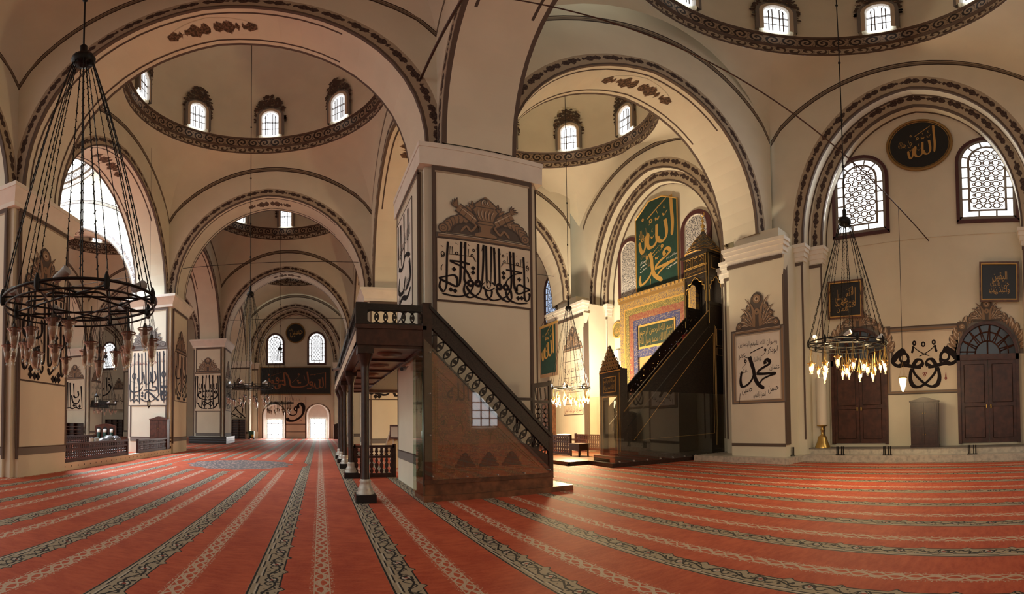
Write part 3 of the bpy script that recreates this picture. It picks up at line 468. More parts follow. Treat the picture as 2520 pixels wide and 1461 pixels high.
def pier(x,y,hx,hy,nt=.32,faces='FLR',base='band',ov=.22):
    mb=MB(frame(x,y)); mb.mat('plaster'); mb.box((-hx+nt,-hy,0),(hx-nt,hy,ZI-.6)); mb.box((-hx,-hy+nt,0),(hx,hy-nt,ZI-.6)); mb.box((-hx+.12,-hy+.12,0),(hx-.12,hy-.12,ZI))
    mb.mat('stone_white')
    for z0,z1,k in ((ZI-.66,ZI-.52,.03),(ZI-.14,ZI,ov+.02)): mb.fru(0,0,hx+k,hy+k,z0,hx+k,hy+k,z1)
    mb.fru(0,0,hx+.03,hy+.03,ZI-.52,hx+ov,hy+ov,ZI-.14)
    mb.mat('plaster').box((-.94,-.94,ZI),(.94,.94,17.5))
    for f in faces:
        rz,w,d={'F':(0,hx,hy),'R':(pi/2,hy,hx),'L':(-pi/2,hy,hx)}[f]; m=MB(frame(x,y,rz)); w2=w-nt
        m.mat('band_brown')
        for s in (-1,1):
            m.box((s*w2-.05,-d-.008,.8),(s*w2+.05,-d+.02,ZI-.75)); xo=s*(w-.03); m.box((xo-.045,-d+nt-.03,.5),(xo+.045,-d+nt+.02,ZI-.72))
            m.mat('paint_grey'); xo=s*(w-.15); m.box((xo-.03,-d+nt-.012,.8),(xo+.03,-d+nt+.02,ZI-.75)); m.mat('band_brown')
        m.box((-w2-.05,-d-.012,ZI-.80),(w2+.05,-d+.02,ZI-.67)); m.mat('paint_beige').box((-w2,-d-.01,ZI-.85),(w2,-d+.02,ZI-.80)); m.mat('paint_grey')
        m.box((-w2-.02,-d-.014,.60),(w2+.02,-d+.02,.80)); m.mat('paint_brown').box((-w2-.02,-d-.018,.80),(w2+.02,-d+.02,.83))
        for k in range(len(m.f)): pass
        off=len(mb.v); mb.v+=m.v
        for q,mi,sm in zip(m.f,m.mi,m.sm):
            mb.mat(m.ms[mi]); mb.f.append(tuple(i+off for i in q)); mb.mi.append(mb.c); mb.sm.append(sm); mb.uv.append(None)
    if base=='dark': mb.mat('wood_black').box((-hx-.25,-hy-.25,0),(hx+.25,hy+.25,.55)); mb.mat('blue_grey'); [mb.box((-hx-.27,-hy-.27,z),(hx+.27,hy+.27,z+.015)) for z in (.18,.36,.55)]
    return st(mb,'wall_pier')
# floor
mb=MB(); mb.mat('carpet').poly([(-27,-27,0),(26,-27,0),(26,41.2,0),(-27,41.2,0)]); st(mb,'floor')
# piers
HX,HY=1.4,1.55
pier(0,0,HX,HY,faces='FR',base='none'); pier(0,P,HX,HY,faces='FR'); pier(0,2*P,HX,HY,faces='FR',base='dark'); PB=pier(13.32,.42,1.57,1.67,faces='FLR',ov=.035)
pier(P,P,HX,HY,faces='FL'); pier(P,2*P,HX,HY,faces='FL'); pier(-P,P,HX,HY,faces='FR'); pier(-P,2*P,HX,HY,faces='FR'); pier(-P,0,HX,HY,faces='R'); pier(0,-P,HX,HY,faces='R'); pier(P,-P,HX,HY,faces='L')
# arches running across the aisles, then along them
arch(0,0,P,0,hs=5.38,za=14.35); arch(0,P,P,P); arch(0,-P,P,-P); arch(P,-P,24.3,-P-1.4,hs=4.6,a=5.0); arch(0,2*P,P,2*P); arch(13.3,.0,24.3,-1.6,hs=4.6,a=5.5,za=13.62); arch(P,P,24.3,11.2,hs=4.5,a=5.0); arch(P,2*P,24.3,24.6,hs=4.5,a=5.0)
arch(-P,P,0,P,flo=('floral_blue','floral')); arch(-P,2*P,0,2*P); arch(-2*P,P,-P,P); arch(-2*P,2*P,-P,2*P)
for j in (-1,0,1,2):
    arch(0,j*P,0,j*P+P); arch(P,j*P,P,j*P+P)
    if j>=0: arch(-P,j*P,-P,j*P+P)
for j in (-1,0,1,2): dome(P/2,j*P+P/2,5.65,5.65,5.5,ox=.2 if j==0 else 0)
dome(19.2,-8.0,5.1,5.6,5.05,oy=.85); dome(19.2,5.0,5.1,5.6,5.05,oy=.7,ox=.1,zr=16.35); dome(19.2,18.1,5.1,5.6,5.05); dome(19.2,31.9,5.1,5.6,5.05); dome(P/2,-1.5*P,6.6,6.6,5.5)
dome(-P/2,P/2,5.65,5.65,5.5,sky=True); dome(-P/2,P*1.5,5.65,5.65,5.5); dome(-P/2,P*2.5,5.65,5.65,5.5); dome(-P*1.5,P*1.5,5.65,5.65,5.5); dome(-P*1.5,P*2.5,5.65,5.65,5.5)
for (x,y,r,ks) in ((6.8,6.6,5.5,(0,1,2,3,4)),(6.6,19.8,5.5,(1,2,3)),(6.6,33,5.5,(2,)),(19.2,-7.15,5.05,(0,1,2,-1)),(19.3,5.7,5.05,(1,0,2)),(-6.6,19.8,5.5,(1,2,3)),(-19.8,33,5.5,(1,2))):
    for k in ks: dome_window(x,y,r,k*pi/4,16.35 if abs(y-5.7)<.01 else ZR)
# walls with stepped blind arches
QZ=-pi/2
wall_bay('wall_south',frame(24.3,-8.05,QZ),5.6,4.3,14.35,3.75,13.8,ZI=7.95); wall_bay('wall_south',frame(24.3,4.6,QZ),5.6,4.6,14.35,4.05,13.8,ZI=7.95)
wall_bay('wall_south',frame(24.3,17.9,QZ),5.6,4.4,14.35,3.8,13.8); wall_bay('wall_south',frame(24.3,31.3,QZ),5.6,4.4,14.35,3.8,13.8)
def respond(y,hw=1.9,x=23.25,name='wall_south_pier',ZI=7.95):
    mb=MB(frame(x,y,QZ)); mb.mat('plaster').box((-hw,0,0),(hw,2.1,ZI-.1)); mb.box((-1.0,.12,ZI-.1),(1.0,2.1,8.45)); mb.box((-1.2,1.1,8),(1.2,2.1,17.5)); mb.mat('stone_white'); impost(mb,-hw,hw,0,ZI,.2); 
    mb.mat('plaster'); q=[mb.P(p) for p in ((hw-.45,-.04,ZI-.66),(hw+.12,-.04,ZI-.66),(hw+.12,.35,ZI-.66),(hw-.02,.0,ZI-1.75))]; [mb.face([q[i] for i in f]) for f in ((0,1,3),(1,2,3),(0,3,2))]
    mb.mat('band_brown').box((-hw-.03,-.075,ZI-.8),(hw+.03,0,ZI-.66)); mb.box((hw-.02,-.012,.62),(hw+.05,.3,ZI-.8)); mb.box((-hw,-.012,.55),(hw,0,.66))
    return st(mb,name)
respond(-2.2,1.2); respond(10.7); respond(24.6)
for cx in (P/2,19.2,-P/2,-P*1.5): wall_bay('wall_east',frame(cx,39.14),5.55,5.25,14.4,4.45,13.8,low=4.6 if cx==P/2 else 0)
for x in (0,P,-P):
    mb=MB(frame(x,38.2)); mb.mat('plaster').box((-1.4,0,0),(1.4,2,17.5)); mb.mat('stone_white'); impost(mb,-1.4,1.4,0); mb.mat('band_brown').box((-1.42,-.02,ZI-.82),(1.42,0,ZI-.68)); [mb.box((s*1.3-.05,-.015,.7),(s*1.3+.05,0,ZI-.8)) for s in (-1,1)]; mb.mat('paint_grey').box((-1.4,-.02,.55),(1.4,0,.75)); st(mb,'wall_east_pier')
# lower east wall of the aisle with two arched doorways
T=frame(P/2,40.2); mb=MB(T); mb.mat('plaster'); ops=((-2.6,1.28,2.55,1.2),(2.6,1.33,2.55,1.2)); xs=-4.5; zt=4.6
for cx,hw,zs,rise in ops:
    mb.poly([(xs,0,0),(cx-hw,0,0),(cx-hw,0,zt),(xs,0,zt)]); A=[(cx-hw*cos(pi*i/16),zs+rise*sin(pi*i/16)) for i in range(17)]; B=[(x,zt) for x,z in A]; mb.band(A,B,0); xs=cx+hw
    Rv=[(cx-hw,0)]+A+[(cx+hw,0)]; mb.mat('stone_white').band(Rv,[(cx+(x-cx)*.86,z) for x,z in Rv],0,1.3); mb.poly([(cx-hw,1.3,0),(cx+hw,1.3,0),(cx+hw,1.3,4),(cx-hw,1.3,4)]); mb.mat('paint_brown').band([(cx+(x-cx)*1.13,z*1.0+(.12 if z>0 else 0)) for x,z in Rv],[(cx+(x-cx)*1.06,z+(.06 if z>0 else 0)) for x,z in Rv],-.012); mb.mat('plaster')
mb.poly([(xs,0,0),(4.5,0,0),(4.5,0,zt),(xs,0,zt)])
mb.mat('paint_brown'); [mb.box(a,b) for a,b in (((-1.25,-.012,1.55),(1.2,0,1.63)),((-1.25,-.012,1.55),(-1.19,0,4.6)),((1.14,-.012,1.55),(1.2,0,4.6)),((-1.2,-.012,.72),(1.15,0,.78)))]
st(mb,'wall_east')
for k,(cx,w,h) in enumerate(((-2.62,.92,2.1),(2.6,.92,2.2))):
    d=empty('door_%d'%(k+1),P/2+cx,41.45,0,0,kind='structure'); m=MB(); m.mat('pane_door').poly([(-w,0,.02),(w,0,.02),(w,0,h),(-w,0,h)]); m.build('pane',d)
    m=MB(); m.mat('wood_red'); [m.box((x-.03,-.06,0),(x+.03,-.01,h)) for x in (-w,-w*.45,w*.45,w)]; [m.box((-w,-.06,z-.03),(w,-.01,z+.03)) for z in (.42,1.62,h)]; [m.box((s*w*.72-w*.27,-.055,z-.02),(s*w*.72+w*.27,-.01,z+.02)) for z in (.8,1.2) for s in (-1,1)]
    [m.box((-w,-.05,.02),(w,-.012,.06)) for _ in (1,)]; m.build('door_frame',d)
# glazed windows with pierced tracery
def big_window(n,x,y,rz,w,z0,h,pane='pane',dense=True,fr='purple_frame'):
    e=empty('window_%d'%n,x,y,rz,z0,kind='structure'); hw=w/2; zs=h-hw; f=MB(); f.mat(fr); o=arch_out(hw,0,zs,16); i=arch_out(hw-.12,.12,zs,16); f.band(o,i,-.10); f.band(i,i,-.10,0); f.band(o,o,-.10,0); f.box((-hw,-.10,0),(hw,0,.12)); f.build('window_frame',e)
    p=MB(); p.mat(pane); p.poly([(x_,-.012,z) for x_,z in arch_out(hw-.13,.1,zs,16)[::-1]]); p.build('pane',e)
    t=MB(); t.mat('paint_tan' if dense else 'paint_grey'); y=-.045; b1=hw-.12; b2=hw-.24; b3=hw-.44; b4=hw-.53
    if dense: t.mat('stucco_grey')
    t.band(arch_out(b1,.12,zs,16),arch_out(b2,.26,zs,16),y); t.box((-b1,y,.12),(b1,y+.01,.26)); t.band(arch_out(b3,.46,zs,16),arch_out(b4,.54,zs,16),y); t.box((-b3,y,.46),(b3,y+.01,.54))
    def bar(a0,a1): t.tube([(a0[0],y,a0[1]),(a1[0],y,a1[1])],.035,4)
    for k in range(1,5):
        z=.5+(zs-.5)*k/4.5
        for s in (-1,1): bar((s*b3,z),(s*b2,z))
    for k in range(1,6): a=pi*k/6-.0; bar((b3*cos(a+.26),zs+b3*sin(a+.26)),(b2*cos(a+.26),zs+b2*sin(a+.26)))
    for s in (-1,1): bar((s*b3*.45,.5),(s*b3*.45,.26))
    for r in range(int((h-.6)/.235)):
        for c in range(-4,5):
            x_=(c+(r%2)*.5)*.33; z=.68+r*.235; ins=lambda x,q:abs(x)<b4-.01 and (q<zs or x*x+(q-zs)**2<(b4-.02)**2)
            if ins(x_,z): t.ring(x_,z,.098,.157,y-.006,14,.84)
            if ins(x_+.165,z): t.ring(x_+.165,z,.022,.065,y-.003,8)
    t.build('tracery',e); return e
plain('stucco_grey',(.25,.225,.20),.85)
Wq=25.36
big_window(1,Wq,-5.76,QZ,2.3,8.32,3.65); big_window(2,Wq,-10.62,QZ,2.32,8.42,3.8); big_window(3,P/2-2.47,40.2,0,2.2,8.12,3.65); big_window(4,P/2+2.47,40.2,0,2.26,8.15,3.75)
big_window(5,Wq,15.6,QZ,2.2,8.2,3.6,pane='pane_blue'); big_window(6,-17.7,40.2,0,2.2,8.2,3.6); big_window(7,-10.4,40.2,0,2.0,6.2,4.2)
for n,y,w,z,h in ((8,7.2,1.9,8.05,3.5),(9,2.35,1.9,8.05,3.5)):       # stucco windows beside the green panel
    e=empty('window_%d'%n,Wq,y,QZ,z,kind='structure'); hw=w/2; zs=h-hw; m=MB(); m.mat('purple_frame'); m.band(arch_out(hw,0,zs,14),arch_out(hw-.26,.05,zs,14),-.08); m.band(arch_out(hw,0,zs,14),arch_out(hw,0,zs,14),-.08,0); m.build('window_frame',e)
    m=MB(); m.mat('stucco_tracery').poly([(x,-.03,q) for x,q in arch_out(hw-.25,.0,zs,14)[::-1]]); m.mat('stone_white').band(arch_out(hw-.24,0,zs,14),arch_out(hw-.28,0,zs,14),-.085,-.03); m.build('tracery',e)
# north side and the west wall window behind the viewer (seen mirrored in the glass of the tribune stair)
mb=MB(); mb.mat('plaster').poly([(-26.4,12,0),(-26.4,41,0),(-26.4,41,18),(-26.4,12,18)]); st(mb,'wall_north')
mb=MB(); mb.mat('plaster').poly([(-3,-26.4,0),(26,-26.4,0),(26,-26.4,18),(-3,-26.4,18)]); st(mb,'wall_west')
mb=MB(); mb.mat('plaster').poly([(25.4,-26.4,0),(25.4,-13.4,0),(25.4,-13.4,16),(25.4,-26.4,16)]); st(mb,'wall_south')
e=empty('window_90',22.6,-26.35,pi,1.3,kind='structure'); m=MB(); m.mat('pane').poly([(-1.1,-.03,0),(1.1,-.03,0),(1.1,-.03,2.6),(-1.1,-.03,2.6)]); m.build('pane',e); m=MB(); m.mat('wood_red'); [m.box((x-.05,-.12,0),(x+.05,-.04,2.6)) for x in (-1.15,-.4,.35,1.15)]; [m.box((-1.2,-.12,z),(1.2,-.04,z+.08)) for z in (0,.6,1.2,1.8,2.6)]; m.build('window_frame',e)
# marble step along the south wall
mb=MB(); mb.mat('marble').box((23.9,-16,0),(25.3,-3.7,.22)); mb.box((24.45,-16,.22),(25.3,-3.7,.42)); mb.box((22.75,-3.75,0),(25.3,.55,.2)); mb.mat('paint_grey').box((24.43,-16,.40),(25.3,-3.7,.425)); st(mb,'trim_1')
# raised floor edge of the fountain bay
mb=MB(); mb.mat('plaster_panel').box((1.12,1.0,0),(1.38,P-1.5,.24)); mb.mat('paint_black'); [mb.box((1.376,1.25+k*.42,.10),(1.383,1.29+k*.42,.15)) for k in range(25)]; st(mb,'trim_2')
# ---------------------------------------------------------------- painted and framed calligraphy
def panel(name,label,x,y,rz,x0,x1,z0,z1,inks=(),texts=(),field='plaster_panel',col='paint_ink',cr=None,border='line',group=None,cat='calligraphy panel',extra=None,crc=('paint_ash','paint_tan','paint_light'),vase=False,topc=True):
    e=empty(name,x,y,rz,z0,label,cat,group); T=Matrix.Translation((0,0,-z0))
    m=MB(T); m.mat(field).box((x0,-.012,z0),(x1,.0,z1)); m.build('field',e)
    m=MB(T)
    if border=='line':
        m.mat('paint_brown').box((x0,-.018,z0-.03),(x1,0,z0+.015)); [m.box((a-.012,-.016,z0),(a+.012,0,z1)) for a in (x0,x1)]; m.box((x0,-.018,z1-.012),(x1,0,z1+.012))
    elif border=='grey':
        for k,(mt,w) in enumerate((('paint_ash',.24),('paint_grey',.19),('paint_tan',.15),('paint_grey',.08),('paint_light',.04))):
            yy=-.014-.002*k; m.mat(mt); m.box((x0-w,yy,z0-w*.6),(x0,0,z1+w)); m.box((x1,yy,z0-w*.6),(x1+w,0,z1+w)); m.box((x0,yy,z1),(x1,0,z1+w)); m.box((x0,yy,z0-w*.6),(x1,0,z0))
    elif border[0]=='gold':
        w=border[1]; m.mat('wood_brown'); q=-.07
        for a,b in (((x0-w,q,z0-w),(x1+w,.0,z0)),((x0-w,q,z1),(x1+w,.0,z1+w)),((x0-w,q,z0),(x0,.0,z1)),((x1,q,z0),(x1+w,.0,z1))): m.box(a,b)
        m.mat('gold_paint'); w*=.35; q=-.075
        for a,b in (((x0-w,q,z0-w),(x1+w,-.013,z0)),((x0-w,q,z1),(x1+w,-.013,z1+w)),((x0-w,q,z0),(x0,-.013,z1)),((x1,q,z0),(x1+w,-.013,z1))): m.box(a,b)
    if m.f: m.build('border',e)
    m=MB(T); m.mat(col); y0=-.02
    for i,k in enumerate(inks):
        k=(k,) if isinstance(k,str) else k; q=k[1] if len(k)>1 else (x0,x1,z1,z0); ink(m,k[0],q[0],q[1],q[2],q[3],y0-.0045*i,k[2] if len(k)>2 else 0,k[3] if len(k)>3 else 1)
    for t in texts:
        if len(t)>6: m.mat(t[6])
        text(m,t[0],t[1],t[2],t[3],t[4],-.017,t[5] if len(t)>5 else 0)
        m.mat(col)
    if m.f: m.build('lettering',e)
    if cr:
        m=MB(T); cx,cz,w,h=cr
        if topc: m.mat(crc[0]).box((cx-w*.53,-.022,cz-.13),(cx+w*.53,0,cz+.0)); m.mat(crc[1]).box((cx-w*.51,-.026,cz-.105),(cx+w*.51,0,cz-.055)); m.mat(crc[2]).box((cx-w*.51,-.028,cz-.045),(cx+w*.51,0,cz-.03))
        if not vase: crest(m,cx,cz,w,h,-.016,crc)
        else:
            X=lambda a:cx+a*w
            Z=lambda b:cz+b*h
            m.mat('paint_ash').prism([(X(.47*cos(pi*k/24)),Z(.02+.43*sin(pi*k/24))) for k in range(25)],-.016,-.004)
            V=[(.12,0),(.12,.05),(.05,.11),(.055,.22),(.095,.30),(.075,.36),(.105,.52),(.135,.62),(.10,.70),(.12,.74),(.06,.86),(.0,.99)]
            for sc,mt,y in ((.022,'paint_ash',-.040),(0,'paint_tan',-.044)):
                o=[(X(a+(sc if a else 0)),Z(b)) for a,b in V]; m.mat(mt).band(o,[(2*cx-a,b) for a,b in o],y)
            m.mat('paint_ash'); [m.box((X(-.09),-.047,Z(q)),(X(.09),-.040,Z(q+.018))) for q in (.285,.36,.70)]
            for k in range(-2,3): m.mat('paint_ash'); leaf(m,X(k*.03),Z(.38),X(k*.045),Z(.68),.012*w,-.046); m.mat('paint_light'); leaf(m,X(k*.03+.008),Z(.40),X(k*.045+.008),Z(.64),.007*w,-.047)
            for k in (-1,0,1): m.mat('paint_ash'); leaf(m,X(k*.045),Z(.75),X(k*.012),Z(.94),.035*w,-.046); m.mat('paint_light'); leaf(m,X(k*.04),Z(.77),X(k*.012),Z(.90),.014*w,-.047)
            for s in (-1,1):
                for w_,mt,y in ((.115,'paint_ash',-.030),(.085,'paint_tan',-.034)): m.mat(mt); pen(m,[(X(s*.07),Z(.30)),(X(s*.18),Z(.46)),(X(s*.30),Z(.63))],w_*w,y,mn=1,taper=False)
                m.mat('paint_ash'); [pen(m,[(X(s*t-.03*s),Z(.22+1.45*t+.09-.05)),(X(s*t+.03*s),Z(.22+1.45*t-.12-.05))],.010*w,-.036,mn=1) for t in (.15,.22,.27)]; m.mat('paint_light'); pen(m,[(X(s*.10),Z(.375)),(X(s*.28),Z(.635))],.012*w,-.037,mn=1)
                for k in range(4): a=radians(28+k*18); m.mat('paint_ash'); leaf(m,X(s*.29),Z(.62),X(s*(.29+.10*cos(a))),Z(.62+.26*sin(a)),.03*w,-.033); m.mat('paint_tan'); leaf(m,X(s*.295),Z(.63),X(s*(.29+.085*cos(a))),Z(.62+.22*sin(a)),.014*w,-.035)
                for k in range(3): m.mat('paint_ash'); leaf(m,X(s*.06),Z(.56),X(s*(.15+.035*k)),Z(.86-.07*k),.05*w,-.022-.002*k,-s); m.mat('paint_tan'); leaf(m,X(s*.07),Z(.58),X(s*(.145+.035*k)),Z(.84-.07*k),.028*w,-.025-.002*k,-s)
                for k in range(6):
                    t=k/5; a=radians(72-60*t); qx,qz=.10+.33*sin(radians(20+62*t)),.10+.31*cos(radians(8+72*t)); dx,dz=.085*cos(-radians(12+50*t)),.22*sin(-radians(12+50*t))
                    m.mat('paint_ash'); leaf(m,X(s*(qx-dx*.6)),Z(qz-dz*.6),X(s*(qx+dx*.75)),Z(qz+dz*.75),.125*w,-.024-.0012*k); m.mat('paint_tan'); leaf(m,X(s*(qx-dx*.5)),Z(qz-dz*.5),X(s*(qx+dx*.62)),Z(qz+dz*.62),.095*w,-.0245-.0012*k); m.mat('paint_light'); leaf(m,X(s*qx),Z(qz),X(s*(qx+dx*.5)),Z(qz+dz*.5),.02*w,-.025-.0012*k)
                m.mat('paint_ash').ring(X(s*.455),Z(.10),0,.055*w,-.034,14); m.mat('paint_tan').ring(X(s*.455),Z(.10),.0,.042*w,-.036,14); m.mat('paint_ash').ring(X(s*.455),Z(.10),.018*w,.026*w,-.038,12)
                m.mat('paint_tan'); pen(m,[(X(s*.10),Z(.24)),(X(s*.16),Z(.10)),(X(s*.21),Z(.20)),(X(s*.27),Z(.06))],.022*w,-.031,mn=1)
        m.build('painted_crest',e)
    if extra: extra(e,T)
    return e
GP='calligraphy panels painted on the piers'
panel('painted_calligraphy','wide panel of interlaced black script on the near pier above the tribune stair',13.32,-1.25,0,-1.2,1.25,4.23,5.73,[('alal',(-1.2,1.25,5.73,4.23),0,1.25)],cr=(.02,5.87,2.34,1.12),vase=True,group=GP)
panel('painted_calligraphy','brown shaded panel with thick black script on the dark left-edge pier',1.4,0,pi/2,-1.19,1.14,2.66,5.3,['apan'],cr=(-.03,5.45,2.0,1.35),group=GP)
panel('painted_calligraphy','brightly lit panel of tall vertical strokes on the white pier beside the fountain bay',0,11.65,0,-1.22,1.15,2.48,5.42,[('cpan',(-1.22,1.15,5.42,2.48),0,.92)],texts=[('جنات تجري من تحتها الانهار',-.02,4.72,2.1,.30,.05,'paint_red')],cr=(-.05,5.56,2.25,1.22),group=GP,crc=('paint_ash','paint_grey','stucco_grey'),col='ink_grey' if plain('ink_grey',(.06,.065,.075),.8,spec=.1) else '')
panel('painted_calligraphy','tan panel of mirrored script on the aisle side of the white pier',1.4,P,pi/2,-1.05,1.15,2.75,5.35,[('apan',)],cr=(.05,5.5,1.9,1.15),group=GP)
panel('painted_calligraphy','symmetrical panel with looped black script on the pier with the dark plinth',0,24.85,0,-1.2,1.1,2.58,5.58,[('dpan',(-1.2,1.1,5.58,2.58),0,1.15),('dpan',(-1.2,1.1,5.58,2.58),1,1.15)],cr=(-.05,5.72,2.15,1.15),group=GP)
panel('painted_calligraphy','narrow shaded panel on the aisle side of the pier with the dark plinth',1.4,2*P,pi/2,-1.05,1.05,2.65,5.3,[('dpan',(-1.05,1.05,5.3,2.65)),('dpan',(-1.05,1.05,5.3,2.65),1)],cr=(.0,5.45,1.8,1.3),group=GP)
panel('painted_calligraphy','tall pale panel of fine script high on the near pier above the tribune railing',11.75,.42,-pi/2,-1.32,.75,4.35,7.25,['edge'],texts=[('وهو على كل شيء قدير',-.3,5.0,1.7,.4,.15),('لا اله الا الله محمد رسول الله',-.3,6.3,1.7,.45,.1)],field='stone_white',group=GP)
panel('painted_calligraphy','crossing black script above the slatted shoe rack on the east wall',0,38.2,0,-.75,1.0,2.2,5.25,['nearD'],cr=(.1,5.35,1.6,1.2),group=GP)
panel('painted_calligraphy','upright black script on the distant pier beside the fountain shoe rack',-P,24.85,0,-1.2,.95,2.7,5.5,['pp'],cr=(-.15,5.62,2.0,1.25),group=GP)
panel('painted_calligraphy','small panel of fine script above the dark wooden hood on the distant pier',-P+1.4,2*P,pi/2,-1.0,1.0,3.75,5.3,texts=[('بسم الله الرحمن الرحيم',0,4.8,1.8,.6),('وهو على كل شيء قدير',0,4.2,1.8,.5)],cr=(0,5.42,1.8,1.2),group=GP)
panel('painted_calligraphy','bold black script with paired diamonds seen below the tribune floor',P,11.65,0,-1.24,1.2,2.75,5.3,[('und',(-1.24,1.3,4.55,2.75))],cr=(0,5.4,2.1,1.2),group=GP)
panel('painted_calligraphy','large sparse black script under the bright distant window',-18.6,40.2,0,-1.4,1.3,4.5,7.9,['ras'],border='line',group=GP)
panel('painted_calligraphy','part hidden panel of curved script next to the white pier',-15.6,38.9,0,-.9,.9,3.2,5.6,texts=[('عليه السلام',0,4.3,1.6,1.5)],cr=(0,5.7,1.6,1.3),group=GP)
def corner(e,T):
    m=MB(T)
    for cx in (-1.4,1.5): m=MB(T); m.mat('paint_ash').box((cx-.17,-.03,4.36),(cx+.17,0,4.70)); m.mat('paint_tan').ring(cx,4.53,.0,.10,-.032,14); m.mat('paint_light').ring(cx,4.53,.03,.05,-.034,10); m.build('corner_rosette',e)
    m=MB(T); m.mat('paint_red'); [m.ring(.06+a,2.92+b,.02,.045,-.02,10) for a,b in ((-.04,.03),(.04,.03),(0,-.04))]; m.build('red_mark',e)
    m=MB(T); m.mat('paint_red'); m.ring(.85,2.75,.02,.05,-.02,10); m.poly([(.82,-.02,2.8),(.88,-.02,2.8),(.85,-.02,2.98)]); m.build('red_mark',e)
panel('painted_calligraphy','framed panel with one large mirrored black script between the two wooden doors',25.36,-8.05,QZ,-1.22,1.34,2.38,4.42,[('vav',(-1.22,1.34,4.42,2.38),0,1.15),('vav',(-1.22,1.34,4.42,2.38),1,1.15),'vavc'],border='grey',extra=corner,group='calligraphy panels painted on the walls')
panel('painted_calligraphy','white framed panel with one large black name ringed by small names, right of the pulpit',23.25,-1.5,QZ,-.2,1.72,2.2,4.5,['muh'],texts=[('رضوان الله عليهم اجمعين',.76,4.16,1.72,.27,-.02),('ابوبكر',1.42,3.88,.46,.26,.05),('عمر',.06,3.76,.34,.22,.1),('عثمان',1.49,3.27,.42,.22,.03),('علي',.12,3.20,.36,.24,.1),('حسن',1.42,2.52,.46,.26,.1),('حسين',.27,2.52,.48,.27,.1),('الحمزة والعباس',.82,2.36,.54,.24,0),('عليه السلام',.76,3.58,.36,.26,.1)],field='stone_white',border='grey',cr=(.78,4.72,1.95,1.35),group='calligraphy panels painted on the walls')
def lines(e,T):
    m=MB(T)
    m.mat('paint_brown'); [m.box((-.22,-.02,z-.012),(1.78,0,z+.012)) for z in (4.85,3.95,3.15,2.5)]; m.build('border_line',e)
panel('painted_calligraphy','pale wall panel of five lines of thin script behind the lit chandelier',23.25,10.7,QZ,-.22,1.78,1.95,5.45,texts=[('لا اله الا الله محمد رسول الله',.78,4.4,1.8,.55),('بسم الله الرحمن الرحيم',.78,3.7,1.8,.6),('وهو على كل شيء قدير',.78,3.35,1.8,.3,0,'paint_red'),('جنات تجري من تحتها الانهار',.78,2.8,1.8,.45),('واعبد ربك حتى ياتيك اليقين',.78,2.2,1.8,.35,0,'paint_red')],cr=(.78,5.55,1.9,1.2),extra=lines,group='calligraphy panels painted on the walls',crc=('paint_ash','paint_tan','paint_light'))
panel('painted_calligraphy','black letter-shaped figure on plaster between the two glazed doorways',P/2,40.2,0,-1.18,1.13,1.66,4.55,['farv'],border='none',group='calligraphy panels painted on the walls')
def board(name,label,x,y,rz,x0,x1,z0,z1,**k): return panel(name,label,x,y,rz,x0,x1,z0,z1,border=('gold',.1),field='black_board',**k)
plain('script_red',(.30,.10,.04),.5); plain('script_gold',(.48,.28,.08),.45)
board('calligraphy_board','long black board with red-gold script over the far doorways',P/2-.06,40.12,0,-4.1,4.1,4.92,7.85,inks=['farp'],col='script_red',cat='calligraphy board')
def plaque(label,yc,zc,keys,texts,lean):
    e=board('framed_plaque',label,25.2,yc,QZ,-.62,.62,zc-.62,zc+.62,inks=keys,texts=texts,col='script_gold',cat='framed plaque',group='black framed plaques on the south wall'); e.rotation_euler=(radians(4),radians(lean),QZ); return e
plaque('black plaque with gold script in a gilt frame behind the lit ring chandelier',-5.1,5.83,[('allah',(.0,.34,6.3,5.65)),('muhg',(-.36,.12,6.35,5.55))],[('عثمان',-.12,5.46,.5,.24),('عمر',.16,5.55,.36,.2),('حسن',.2,5.72,.36,.16),('علي',-.33,5.9,.16,.62),('ا',.40,5.95,.03,.62),('حسين',-.22,5.66,.4,.16),('و',.36,5.62,.12,.16)],2)
plaque('black plaque with gold script at the right edge above the wooden door',-10.95,6.06,[],[('واعبد ربك',.0,5.76,.74,.30),('حتى ياتيك',.02,5.98,.68,.32),('اليقين',.02,6.24,.54,.38),('ربك',-.2,5.68,.3,.16)],1)
def medallion(name,label,x,y,rz,z,r,inks=(),texts=(),face='black_board',rim='gold_dim',col='script_gold'):
    e=empty(name,x,y,rz,z,label,'medallion'); m=MB(); m.mat(face).smooth=False; m.poly([(r*cos(2*pi*k/40),-.05,r*sin(2*pi*k/40)) for k in range(40)]); m.ring(0,0,r*.99,r*1.0,-.05,40); A=[(r*cos(2*pi*k/40),r*sin(2*pi*k/40)) for k in range(41)]; m.band(A,A,-.05,0); m.build('disc',e)
    m=MB(); m.mat(rim); m.tube([(r*cos(2*pi*k/40),-.05,r*sin(2*pi*k/40)) for k in range(40)],.055,6,True); m.tube([(r*.93*cos(2*pi*k/40),-.05,r*.93*sin(2*pi*k/40)) for k in range(40)],.02,4,True); m.build('rim',e)
    m=MB(); m.mat(col); [ink(m,k,*q,-.06) for k,q in inks]; [text(m,t[0],t[1],t[2],t[3],t[4],-.058,t[5] if len(t)>5 else 0) for t in texts]; m.build('lettering',e); return e
medallion('medallion','round black medallion with gold script high between the two traceried windows',25.33,-8.14,QZ,12.1,1.22,[('allah',(-.52,.72,.9,-1.9))],[('جل جلاله',-.52,.02,.55,.42,.25)])
medallion('medallion','small black round medallion with gold script above the far board',P/2-.06,40.15,0,11.75,1.12,[],[('حسين',.1,.0,1.5,1.0),('عليه السلام',-.55,.3,.5,.3)])
